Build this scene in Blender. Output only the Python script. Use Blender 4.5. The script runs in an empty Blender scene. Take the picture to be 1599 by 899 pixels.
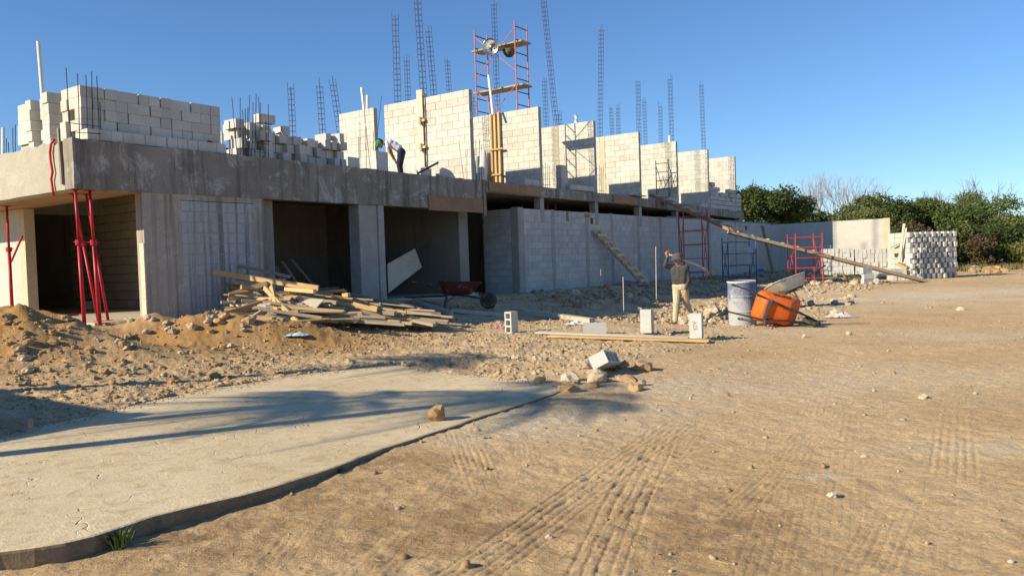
import bpy, math, random
import numpy as np
from mathutils import Vector, Matrix, Quaternion
random.seed(7); RNG = np.random.default_rng(11)
rad = math.radians
scene = bpy.context.scene
col = scene.collection

# ------------------------------------------------------------------ camera, sky, sun, exposure
PITCH, ROLL, EYE, FPX, PW, PH = rad(-1.81), rad(1.9), 1.4, 1250.0, 1599.0, 899.0
fw = Vector((0, math.cos(PITCH), math.sin(PITCH)))
r0 = Vector((1, 0, 0)); u0 = r0.cross(fw)
rt = r0 * math.cos(ROLL) - u0 * math.sin(ROLL)
up = r0 * math.sin(ROLL) + u0 * math.cos(ROLL)
EYEP = Vector((0, 0, EYE))
cam = bpy.data.cameras.new('camera'); camo = bpy.data.objects.new('camera', cam); col.objects.link(camo)
cam.sensor_width = 36; cam.lens = 36 * FPX / PW; cam.clip_start = .05; cam.clip_end = 5000
camo.matrix_world = Matrix(((rt.x, up.x, -fw.x, 0), (rt.y, up.y, -fw.y, 0), (rt.z, up.z, -fw.z, EYE), (0, 0, 0, 1)))
scene.camera = camo

TOSUN = Vector((-1.049, -0.482, 0)).normalized()
SUN_EL = rad(26.3)
sun_az = math.atan2(TOSUN.x, TOSUN.y)          # clockwise from +Y
world = bpy.data.worlds.new('World'); scene.world = world; world.use_nodes = True
wn = world.node_tree.nodes; wl = world.node_tree.links
sky = wn.new('ShaderNodeTexSky'); sky.sky_type = 'NISHITA'; sky.sun_disc = False
sky.sun_elevation = SUN_EL; sky.sun_rotation = sun_az; sky.air_density = 1.0; sky.dust_density = 0.0; sky.ozone_density = 7.8
wn['Background'].inputs['Strength'].default_value = .10
wl.new(sky.outputs[0], wn['Background'].inputs['Color'])
sl = bpy.data.lights.new('sun', 'SUN'); sl.energy = 5.0; sl.angle = rad(.5); sl.color = (1, .88, .66)
so = bpy.data.objects.new('sun', sl); col.objects.link(so)
sd = Vector((TOSUN.x * math.cos(SUN_EL), TOSUN.y * math.cos(SUN_EL), math.sin(SUN_EL)))
so.rotation_euler = sd.to_track_quat('Z', 'Y').to_euler(); so.location = (-20, -5, 20)
vs = scene.view_settings; vs.view_transform = 'Standard'; vs.look = 'None'; vs.exposure = .58; vs.gamma = 1; vs.use_curve_mapping = False
scene.cycles.max_bounces = 6; scene.cycles.use_denoising = True; scene.cycles.sample_clamp_indirect = 8

# ------------------------------------------------------------------ geometry of the site
AZ = rad(35.45)
U = Vector((math.sin(AZ), math.cos(AZ), 0))       # along the long facade, away from the viewer
V = Vector((-math.cos(AZ), math.sin(AZ), 0))      # into the building
ROTU = math.atan2(U.y, U.x)
P0 = Vector((-0.9936, 21.9, 0))
def B(a, b, z=0.0): return P0 + U * a + V * b + Vector((0, 0, z))
def toab(p): d = Vector((p[0], p[1], 0)) - P0; return d.dot(U), d.dot(V)
def ray(x, y): return fw + rt * ((x - PW / 2) / FPX) - up * ((y - PH / 2) / FPX)
def onz(x, y, z): d = ray(x, y); return EYEP + d * ((z - EYE) / d.z)
def atY(x, y, Y): d = ray(x, y); return EYEP + d * (Y / d.y)
def onA(x, y, a):                                  # point on the cross plane at a
    d = ray(x, y); t = (B(a, 0) - EYEP).dot(U) / d.dot(U); return EYEP + d * t
def onB(x, y, b):
    d = ray(x, y); t = (B(0, b) - EYEP).dot(V) / d.dot(V); return EYEP + d * t

# ------------------------------------------------------------------ mesh helpers
class MB:
    def __init__(s): s.v = []; s.f = []; s.m = []
    def add(s, vs, fs, mi=0):
        o = len(s.v); s.v += [tuple(p) for p in vs]; s.f += [tuple(i + o for i in f) for f in fs]; s.m += [mi] * len(fs); return s
    def box(s, c, size, M=None, mi=0):
        c = Vector(c); hx, hy, hz = size[0] / 2, size[1] / 2, size[2] / 2
        pts = [Vector((x, y, z)) for z in (-hz, hz) for y in (-hy, hy) for x in (-hx, hx)]
        if M is not None: pts = [M @ p for p in pts]
        return s.add([c + p for p in pts], [(0, 2, 3, 1), (4, 5, 7, 6), (0, 1, 5, 4), (2, 6, 7, 3), (0, 4, 6, 2), (1, 3, 7, 5)], mi)
    def boxab(s, a0, a1, b0, b1, z0, z1, mi=0):
        pts = [B(a, b, z) for z in (z0, z1) for b in (b0, b1) for a in (a0, a1)]
        return s.add(pts, [(0, 2, 3, 1), (4, 5, 7, 6), (0, 1, 5, 4), (2, 6, 7, 3), (0, 4, 6, 2), (1, 3, 7, 5)], mi)
    def bar(s, p, q, w, t, upv=(0, 0, 1), mi=0):
        p = Vector(p); q = Vector(q); d = (q - p); L = d.length; d.normalize()
        y = Vector(upv).cross(d)
        if y.length < 1e-4: y = Vector((1, 0, 0)).cross(d)
        y.normalize(); z = d.cross(y)
        return s.box((p + q) / 2, (L, w, t), Matrix((d, y, z)).transposed(), mi)
    def tube(s, pts, r, n=8, mi=0, caps=True):
        pts = [Vector(p) for p in pts]; rr = r if isinstance(r, (list, tuple)) else [r] * len(pts)
        rings = []; prev = None
        for i, p in enumerate(pts):
            d = (pts[min(i + 1, len(pts) - 1)] - pts[max(i - 1, 0)]).normalized()
            if prev is None:
                x = d.cross(Vector((0, 0, 1)))
                if x.length < .05: x = d.cross(Vector((0, 1, 0)))
            else: x = prev - d * prev.dot(d)
            x.normalize(); prev = x; y = d.cross(x)
            rings.append([p + (x * math.cos(k * 2 * math.pi / n) + y * math.sin(k * 2 * math.pi / n)) * rr[i] for k in range(n)])
        vs = [p for g in rings for p in g]; fs = []
        for i in range(len(pts) - 1):
            for k in range(n): fs.append((i * n + k, i * n + (k + 1) % n, (i + 1) * n + (k + 1) % n, (i + 1) * n + k))
        if caps: fs += [tuple(reversed(range(n))), tuple(range((len(pts) - 1) * n, len(pts) * n))]
        return s.add(vs, fs, mi)
    def lathe(s, prof, n=24, c=(0, 0, 0), M=None, mi=0):
        vs = []; fs = []; c = Vector(c)
        for (r, z) in prof:
            for k in range(n):
                p = Vector((r * math.cos(2 * math.pi * k / n), r * math.sin(2 * math.pi * k / n), z)); vs.append(c + (M @ p if M is not None else p))
        for i in range(len(prof) - 1):
            for k in range(n): fs.append((i * n + k, i * n + (k + 1) % n, (i + 1) * n + (k + 1) % n, (i + 1) * n + k))
        return s.add(vs, fs, mi)
    def prism(s, poly, z0, z1, mi=0):
        n = len(poly); vs = [Vector((p[0], p[1], z0)) for p in poly] + [Vector((p[0], p[1], z1)) for p in poly]
        return s.add(vs, [tuple(reversed(range(n))), tuple(range(n, 2 * n))] + [(i, (i + 1) % n, n + (i + 1) % n, n + i) for i in range(n)], mi)
    def mesh(s, name, mats, off=(0, 0, 0), smooth=False):
        me = bpy.data.meshes.new(name); o = Vector(off)
        me.from_pydata([(p[0] - o.x, p[1] - o.y, p[2] - o.z) for p in s.v], [], s.f)
        for m in (mats if isinstance(mats, (list, tuple)) else [mats]): me.materials.append(m)
        if any(s.m): me.polygons.foreach_set('material_index', s.m)
        if smooth: me.polygons.foreach_set('use_smooth', [True] * len(s.f))
        me.update(); return me
    def build(s, name, mats, parent=None, smooth=False, bevel=0, off=None):
        if off is None: off = parent_world(parent) if parent else (0, 0, 0)
        o = bpy.data.objects.new(name, s.mesh(name, mats, off, smooth)); col.objects.link(o)
        if parent: o.parent = parent
        if bevel: bev(o, bevel)
        return o
def parent_world(p):
    v = Vector((0, 0, 0))
    while p: v += p.location; p = p.parent
    return v
def bev(o, w, seg=1):
    m = o.modifiers.new('edge', 'BEVEL'); m.width = w; m.segments = seg; m.limit_method = 'ANGLE'; m.angle_limit = rad(35)
def tag(o, label, cat, group=None):
    o['label'] = label; o['category'] = cat
    if group: o['group'] = group
    return o
def thing(name, loc, label, cat, group=None, rot=None):
    o = bpy.data.objects.new(name, None); col.objects.link(o); o.location = loc; o.empty_display_size = .1
    if rot is not None: o.rotation_euler = rot
    return tag(o, label, cat, group)
def single(mb, name, mats, label, cat, group=None, base=None, smooth=False, bevel=0):
    if base is None:
        zs = min(p[2] for p in mb.v); n = len(mb.v); base = (sum(p[0] for p in mb.v) / n, sum(p[1] for p in mb.v) / n, zs)
    o = mb.build(name, mats, None, smooth, bevel, base); o.location = base
    return tag(o, label, cat, group)
def inst(name, me, parent=None, loc=(0, 0, 0), rot=(0, 0, 0)):
    o = bpy.data.objects.new(name, me); col.objects.link(o); o.parent = parent; o.location = loc; o.rotation_euler = rot; return o
def copy_tree(o, parent=None):
    c = o.copy(); col.objects.link(c); c.parent = parent
    for ch in list(o.children): copy_tree(ch, c)
    return c
def structure(o): o['kind'] = 'structure'; return o
def stuff(o): o['kind'] = 'stuff'; return o

# ------------------------------------------------------------------ materials
class NT:
    def __init__(s, name):
        s.m = bpy.data.materials.new(name); s.m.use_nodes = True; s.t = s.m.node_tree; s.n = s.t.nodes; s.b = s.n['Principled BSDF']
    def new(s, t, **k):
        n = s.n.new(t)
        for a, v in k.items(): setattr(n, a, v)
        return n
    def link(s, a, b): s.t.links.new(a, b)
    def val(s, sock, v):
        if hasattr(v, 'is_output'): s.link(v, sock)
        else: sock.default_value = v
    def noise(s, vec, scale, detail=5, rough=.6, dist=0):
        n = s.new('ShaderNodeTexNoise'); n.inputs['Scale'].default_value = scale; n.inputs['Detail'].default_value = detail
        n.inputs['Roughness'].default_value = rough; n.inputs['Distortion'].default_value = dist; s.link(vec, n.inputs['Vector']); return n.outputs['Fac']
    def ramp(s, fac, lo, hi):
        n = s.new('ShaderNodeMapRange'); n.inputs[1].default_value = lo; n.inputs[2].default_value = hi; n.interpolation_type = 'SMOOTHSTEP'; s.link(fac, n.inputs[0]); return n.outputs[0]
    def mix(s, fac, a, b, mode='MIX'):
        n = s.new('ShaderNodeMix', data_type='RGBA', blend_type=mode)
        s.val(n.inputs[0], fac)
        for sk, v in ((n.inputs[6], a), (n.inputs[7], b)):
            if hasattr(v, 'is_output'): s.link(v, sk)
            else: sk.default_value = (*v, 1)
        return n.outputs[2]
    def math(s, op, a, b):
        n = s.new('ShaderNodeMath', operation=op); s.val(n.inputs[0], a); s.val(n.inputs[1], b); return n.outputs[0]
    def coords(s, kind='Position', scale=(1, 1, 1), rotz=0):
        if kind == 'Position': o = s.new('ShaderNodeNewGeometry').outputs['Position']
        else: o = s.new('ShaderNodeTexCoord').outputs[kind]
        mp = s.new('ShaderNodeMapping'); s.link(o, mp.inputs[0]); mp.inputs['Scale'].default_value = scale; mp.inputs['Rotation'].default_value = (0, 0, rotz)
        return mp.outputs[0]
    def orand(s): return s.new('ShaderNodeObjectInfo').outputs['Random']
    def bump(s, h, strength, dist=.02):
        n = s.new('ShaderNodeBump'); n.inputs['Strength'].default_value = strength; n.inputs['Distance'].default_value = dist; s.link(h, n.inputs['Height']); s.link(n.outputs[0], s.b.inputs['Normal'])
    def done(s, color, rough=.9, metal=0, spec=.3):
        s.val(s.b.inputs['Base Color'], color if hasattr(color, 'is_output') else (*color, 1)); s.val(s.b.inputs['Roughness'], rough)
        s.b.inputs['Metallic'].default_value = metal; s.b.inputs['Specular IOR Level'].default_value = spec; return s.m
def mottled(name, c1, c2, scale=3, c3=None, fscale=35, rough=.9, bump=.3, bdist=.01, vary=0., kind='Position', stretch=(1, 1, 1), metal=0, spec=.3, lo=.35, hi=.65, rotz=0, c3amt=(.55, .75)):
    t = NT(name); v = t.coords(kind, stretch, rotz)
    if kind == 'Object':
        add = t.new('ShaderNodeVectorMath', operation='ADD'); t.link(v, add.inputs[0])
        sc = t.new('ShaderNodeVectorMath', operation='SCALE'); sc.inputs[0].default_value = (37, 19, 53); t.link(t.orand(), sc.inputs['Scale']); t.link(sc.outputs[0], add.inputs[1]); v = add.outputs[0]
    big = t.noise(v, scale, 6, .65, .3); fine = t.noise(v, fscale, 4, .7)
    c = t.mix(t.ramp(big, lo, hi), c1, c2)
    c = t.mix(t.ramp(fine, .3, .75), c, t.mix(.5, c, tuple(x * .62 for x in c1)))
    if c3: c = t.mix(t.ramp(t.noise(v, scale * .47 + .3, 5, .7, .6), *c3amt), c, c3)
    if vary:
        rr = t.new('ShaderNodeMapRange'); rr.inputs[3].default_value = 1 - vary; rr.inputs[4].default_value = 1 + vary * .6; t.link(t.orand(), rr.inputs[0])
        hs = t.new('ShaderNodeHueSaturation'); t.link(rr.outputs[0], hs.inputs['Value']); t.link(c, hs.inputs['Color']); c = hs.outputs[0]
    if bump: t.bump(t.math('ADD', fine, t.math('MULTIPLY', big, .5)), bump, bdist)
    return t.done(c, rough, metal, spec)
def leafmat(name, c1, c2):
    t = NT(name); v = t.coords('Position'); c = t.mix(t.ramp(t.noise(v, 1.3, 4), .35, .65), c1, c2)
    c = t.mix(t.math('MULTIPLY', t.noise(v, 23, 2), .5), c, tuple(x * .5 for x in c1))
    m = t.done(c, .55, 0, .3); t.b.inputs['Transmission Weight'].default_value = 0
    tr = t.new('ShaderNodeBsdfTranslucent'); t.link(c, tr.inputs[0]); mx = t.new('ShaderNodeMixShader'); mx.inputs[0].default_value = .3
    t.link(t.b.outputs[0], mx.inputs[1]); t.link(tr.outputs[0], mx.inputs[2]); t.link(mx.outputs[0], t.n['Material Output'].inputs[0]); return m
M = {}
M['block'] = mottled('limestone_block', (.56, .54, .47), (.62, .60, .53), 2.2, (.48, .45, .37), 60, .95, .25, .006, .12, c3amt=(.50, .68))
M['block_grey'] = mottled('grey_block', (.50, .485, .45), (.58, .565, .53), 2.2, (.40, .385, .36), 60, .95, .25, .006, .10)
M['block_white'] = mottled('pale_block', (.52, .51, .475), (.60, .59, .55), 4, (.43, .42, .39), 60, .95, .25, .006, .12)
M['mortar'] = mottled('mortar', (.39, .37, .32), (.46, .435, .38), 4, None, 60, .98, .3)
M['mortar_dark'] = mottled('dark_mortar', (.20, .19, .175), (.28, .265, .24), 4, None, 60, .98, .3)
M['lime'] = mottled('lime_smear', (.72, .70, .64), (.80, .78, .72), 5, None, 40, .95, .3)
M['hollow'] = mottled('block_hollow', (.10, .095, .085), (.14, .13, .12), 5, None, 40, .95, .2)
M['wood'] = mottled('pine_board', (.52, .34, .15), (.66, .47, .24), 2.2, (.36, .22, .10), 26, .8, .35, .006, .3, 'Object', (.7, 9, 9))
M['wood_old'] = mottled('weathered_board', (.33, .26, .18), (.46, .38, .28), 2.2, (.22, .17, .12), 26, .85, .35, .006, .3, 'Object', (.7, 9, 9))
M['wood_pale'] = mottled('dusty_board', (.56, .48, .36), (.68, .60, .47), 2.2, (.40, .33, .24), 26, .85, .35, .006, .2, 'Object', (.7, 9, 9))
M['ply'] = mottled('form_plywood', (.30, .18, .10), (.38, .24, .14), 1.3, (.20, .12, .07), 20, .8, .25, .006, .15)
M['rebar'] = mottled('rebar_steel', (.07, .055, .075), (.11, .07, .075), 8, None, 60, .7, .2, .002, 0, metal=.4)
M['steel_black'] = mottled('black_painted_steel', (.02, .02, .02), (.05, .045, .04), 9, (.16, .13, .10), 50, .5, .15, .002)
M['pvc'] = mottled('white_pipe', (.78, .78, .76), (.70, .70, .68), 4, None, 30, .4, .05)
M['red_steel'] = mottled('red_prop_paint', (.52, .02, .035), (.42, .02, .03), 7, (.30, .05, .04), 40, .45, .15, .002)
M['red_scaffold'] = mottled('red_scaffold_paint', (.50, .07, .06), (.42, .06, .06), 7, (.30, .14, .11), 40, .5, .15, .002)
M['pink_scaffold'] = mottled('faded_red_scaffold_paint', (.55, .20, .20), (.45, .12, .13), 7, (.35, .20, .18), 40, .55, .15, .002)
M['blue_scaffold'] = mottled('blue_scaffold_paint', (.05, .12, .28), (.04, .09, .22), 7, (.12, .12, .14), 40, .5, .15, .002)
M['grey_scaffold'] = mottled('grey_scaffold_steel', (.09, .08, .08), (.15, .13, .12), 7, None, 40, .6, .15, .002)
M['orange'] = mottled('orange_tray_paint', (.76, .145, .016), (.66, .115, .014), 5, (.44, .25, .15), 30, .5, .2, .004, c3amt=(.55, .7))
M['red_tray'] = mottled('red_tray_paint', (.10, .026, .02), (.075, .02, .017), 4, (.40, .30, .24), 30, .5, .2, .003)
M['cement_tray'] = mottled('cement_crusted_tray', (.50, .46, .39), (.60, .56, .48), 6, (.30, .10, .07), 30, .95, .5, .01, c3amt=(.62, .75))
M['rubber'] = mottled('dusty_rubber', (.035, .033, .03), (.24, .20, .15), 6, None, 40, .9, .3, .004, lo=.4, hi=.75)
M['stone'] = mottled('limestone_rubble', (.46, .36, .24), (.58, .49, .36), 5, (.38, .26, .14), 40, .95, .5, .01, .22)
M['clod'] = mottled('ochre_clod', (.38, .24, .115), (.47, .32, .17), 5, (.28, .165, .07), 40, .97, .6, .012, .2)
M['plastic_red'] = mottled('red_hose', (.72, .04, .03), (.62, .03, .03), 4, None, 20, .4, .05)
M['skin'] = mottled('brown_skin', (.40, .19, .105), (.45, .225, .13), 9, None, 60, .55, .1, .002)
M['bark'] = mottled('bark', (.16, .12, .085), (.24, .19, .14), 5, None, 30, .95, .6, .02)
M['bark_pale'] = mottled('pale_bark', (.34, .27, .23), (.42, .35, .30), 5, None, 30, .95, .5, .02)
def concrete(name, c1, c2, smear, stain, rot=ROTU, amt=(.52, .7), stretch=(5, 5, .35), cond=(.5, .72)):
    """board-marked concrete with pale lime smears and run-down stains"""
    t = NT(name); v = t.coords('Position'); vv = t.coords('Position', stretch)
    big = t.noise(v, .9, 6, .65, .5); fine = t.noise(v, 30, 5, .7)
    c = t.mix(t.ramp(big, .3, .7), c1, c2)
    c = t.mix(t.ramp(t.noise(v, 2.1, 7, .75, .8), *amt), c, smear)
    c = t.mix(t.math('MULTIPLY', t.ramp(t.noise(vv, 1.0, 5, .7), *cond), .85), c, stain)
    c = t.mix(t.ramp(fine, .35, .8), c, t.mix(.45, c, tuple(x * .55 for x in c1)))
    t.bump(t.math('ADD', fine, big), .35, .012); return t.done(c, .9)
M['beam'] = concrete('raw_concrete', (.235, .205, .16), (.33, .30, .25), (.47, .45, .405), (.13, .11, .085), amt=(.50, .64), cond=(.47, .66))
M['beam_end'] = concrete('sunlit_concrete', (.37, .34, .275), (.44, .41, .335), (.48, .45, .38), (.30, .26, .19), stretch=(2, 2, .5), cond=(.6, .8))  # same concrete as the front beam, colour lightened for the sun on it
M['stained'] = concrete('water_stained_concrete', (.40, .34, .27), (.47, .41, .335), (.55, .52, .48), (.15, .122, .095), stretch=(8, 8, .14), cond=(.44, .68))
M['stained_block'] = concrete('water_stained_block', (.42, .41, .395), (.49, .48, .465), (.55, .545, .53), (.11, .10, .09), stretch=(8, 8, .14), cond=(.45, .66))
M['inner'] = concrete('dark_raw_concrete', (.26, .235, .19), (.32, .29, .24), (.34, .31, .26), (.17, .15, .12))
M['inner_block'] = mottled('unwashed_block', (.44, .38, .28), (.52, .46, .35), 2.2, (.32, .27, .19), 60, .95, .25, .006, .13)
M['column'] = concrete('column_concrete', (.34, .32, .28), (.42, .40, .36), (.48, .46, .42), (.26, .23, .19), cond=(.55, .8))
M['band'] = concrete('tie_column_concrete', (.50, .44, .30), (.58, .52, .38), (.60, .55, .43), (.40, .33, .20), cond=(.55, .8))
M['floor'] = concrete('dusty_floor', (.48, .40, .29), (.58, .50, .38), (.62, .55, .44), (.40, .32, .22), stretch=(2, 2, 2))
M['plaster'] = concrete('lime_plaster', (.48, .46, .41), (.55, .53, .475), (.58, .56, .50), (.40, .365, .31), stretch=(1.2, 1.2, .5), cond=(.56, .78))
# ------------------------------------------------------------------ terrain height
def _hash(ix, iy, s):
    n = (ix.astype(np.int64) * 374761393 + iy.astype(np.int64) * 668265263 + s * 1442695041) & 0x7fffffff
    n = ((n ^ (n >> 13)) * 1274126177) & 0x7fffffff
    return ((n ^ (n >> 16)) & 0xffff) / 65535.0
def vnoise(x, y, s=0):
    ix = np.floor(x); iy = np.floor(y); fx = x - ix; fy = y - iy
    fx = fx * fx * (3 - 2 * fx); fy = fy * fy * (3 - 2 * fy)
    a = _hash(ix, iy, s); b = _hash(ix + 1, iy, s); c = _hash(ix, iy + 1, s); d = _hash(ix + 1, iy + 1, s)
    return (a * (1 - fx) + b * fx) * (1 - fy) + (c * (1 - fx) + d * fx) * fy - .5
def fbm(x, y, s=0, o=4, g=.5):
    r = 0; amp = 1
    for i in range(o): r = r + amp * vnoise(x * 2 ** i + 17 * i, y * 2 ** i - 9 * i, s + i); amp *= g
    return r
def sstep(x, lo, hi): t = np.clip((x - lo) / (hi - lo), 0, 1); return t * t * (3 - 2 * t)
SLABZ = .10
SLAB_FRONT = [onz(x, y, SLABZ) for x, y in ((-140, 884), (-60, 869), (0, 860), (56, 854), (105, 846), (150, 835), (197, 820), (244, 804), (310, 788), (375, 772), (438, 756), (500, 737), (550, 718), (600, 699), (645, 685), (685, 672), (735, 655), (800, 635), (850, 619), (884, 607))]
SLAB_BACK = [onz(x, y, SLABZ) for x, y in ((862, 601), (820, 594), (775, 590), (710, 582), (645, 576), (622, 567), (535, 577), (480, 583), (400, 596), (330, 606), (256, 621), (150, 646), (50, 666), (0, 680), (-200, 720))]
SLAB_POLY = SLAB_FRONT + SLAB_BACK
def inpoly(x, y, poly):
    r = np.zeros(x.shape, bool); n = len(poly); j = n - 1
    for i in range(n):
        xi, yi, xj, yj = poly[i][0], poly[i][1], poly[j][0], poly[j][1]
        with np.errstate(divide='ignore', invalid='ignore'):
            r ^= ((yi > y) != (yj > y)) & (x < (xj - xi) * (y - yi) / (yj - yi + 1e-12) + xi)
        j = i
    return r
TRACKS = []
def track(x0, y0, x1, y1, w, n, d, ph=0.0):
    p = onz(x0, y0, 0); q = onz(x1, y1, 0); TRACKS.append((p.x, p.y, q.x, q.y, w, n, d, ph))
track(690, 930, 1090, 645, .32, 6, .019); track(820, 980, 1110, 668, .10, 2, .008, .4)
track(915, 930, 1045, 655, .30, 5, .013, .3); track(716, 680, 758, 785, .26, 6, .010, .2)
track(820, 705, 834, 775, .12, 3, .007, .7); track(1468, 930, 1500, 590, .30, 6, .012, .5); track(1180, 930, 1290, 600, .28, 6, .006, .33); track(540, 930, 760, 700, .26, 5, .006, .83); track(1000, 930, 1400, 560, .26, 6, .0055, .47); track(1290, 930, 1330, 620, .28, 6, .005, .71)
track(1140, 812, 1216, 742, .26, 6, .011, .1); track(1235, 655, 1318, 622, .24, 5, .007)
track(1120, 690, 1285, 765, .20, 4, .007, .6); track(1262, 700, 1300, 712, .3, 7, .010, .9)
track(1370, 805, 1395, 785, .22, 4, .016, .2); track(430, 880, 500, 800, .18, 4, .010, .4)
track(1040, 740, 1090, 700, .25, 5, .009, .8); track(1345, 900, 1420, 760, .26, 6, .007, .15); track(1330, 690, 1360, 640, .22, 4, .006, .35)
track(985, 900, 1005, 800, .25, 5, .009, .65); track(600, 900, 700, 830, .2, 4, .008, .25)
MOUNDS = [(-7.0, 11.5, .95, .85, .50), (-8.8, 11.6, 1.1, .9, .42), (-5.9, 11.3, .8, .6, .12), (-4.9, 13.3, .95, .55, .36), (-3.7, 13.6, .8, .5, .20), (-6.0, 13.3, .35, .5, .16),
          (-5.95, 12.5, .5, .45, -.18), (2.1, 17.4, .7, .5, .10), (4.6, 17.6, .9, .5, .22), (3.6, 18.3, 1.4, .4, .12), (1.2, 10.25, .45, .25, .08), (.9, 9.35, .6, .22, .07), (-.6, 10.6, 1.0, .3, .06)]
def rough_zone(a, b):
    return sstep(b + .35 * np.sin(a * .9), -9.2, -8.0) * (1 - sstep(a, 4, 9)) + sstep(b, -5.5, -4) * sstep(a, 3, 8) * .8
def height(x, y, detail=True):
    a = (x - P0.x) * U.x + (y - P0.y) * U.y; b = (x - P0.x) * V.x + (y - P0.y) * V.y
    zl = np.interp(b, [-30, -9.2, -6.5, -4, -2, -.5, 3], [0, .02, .09, .15, .33, .56, .56])
    zr = np.interp(b, [-30, -8, -6, -4.6, -3, -1, 3], [0, 0, -.10, -.10, .12, .5, .5])
    zf = np.interp(b, [-30, -8, -5.5, -3.5, -1.5, 3], [.03, .04, .12, .30, .5, .5])
    t1 = sstep(a, -3.5, -.5); t2 = sstep(a, 6, 12)
    z = zl * (1 - t1) + zr * t1; z = z * (1 - t2) + zf * t2
    inside = sstep(b, -1.2, -.3) * (1 - sstep(a, 26, 30)); d = np.hypot(x, y)
    z = z + .14 * sstep(d, 20, 31) * (1 - inside) * (1 - sstep(b, -5, -2))
    z = z * (1 - sstep(b, 14, 24)) + .2 * sstep(b, 14, 24)
    z = z - .012 * sstep(-a, 13.6, 15.2) * (1 - sstep(b, -8.6, -7.5)) * sstep(b, -11.5, -9.2) + .068 * sstep(a, -15, -13) * (1 - sstep(b, -8.6, -7.5)) * sstep(b, -11, -9.1) * (1 - sstep(a, -8, -5))
    for mx, my, sx, sy, hh in MOUNDS: z = z + hh * np.exp(-((x - mx) / sx) ** 2 - ((y - my) / sy) ** 2) * (1 + .5 * fbm(x * 2.3, y * 2.3, 5, 2))
    if detail:
        rz = rough_zone(a, b) * (1 - sstep(d, 30, 60))
        z = z + rz * (.055 * fbm(x * 2.6, y * 2.6, 1, 3) + .050 * np.abs(fbm(x * 9, y * 9, 2, 3)) - .012)
        z = z + (1 - rz) * (.022 * fbm(x * .9, y * .9, 3, 3) + .014 * fbm(x * 11, y * 11, 4, 3) * (1 - sstep(d, 14, 25)))
    inside = inpoly(x, y, SLAB_POLY)
    return np.where(inside, np.minimum(z, SLABZ - .05), z)
def hz(x, y): return float(height(np.array([float(x)]), np.array([float(y)]))[0])
_ts = np.exp(np.linspace(math.log(2.0), math.log(220), 650))
def hit(px, py):
    """where the line of sight through a point of the photograph meets the terrain"""
    d = ray(px, py); t = _ts; X = d.x * t; Y = d.y * t; Z = EYE + d.z * t
    H = height(X, Y, False); k = np.nonzero(Z <= H)[0]
    if len(k) == 0: return EYEP + d * 120
    i = max(k[0], 1); f0 = Z[i - 1] - H[i - 1]; f1 = Z[i] - H[i]; tt = t[i - 1] + (t[i] - t[i - 1]) * f0 / (f0 - f1 + 1e-9)
    p = EYEP + d * tt; p.z = hz(p.x, p.y); return p

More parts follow.
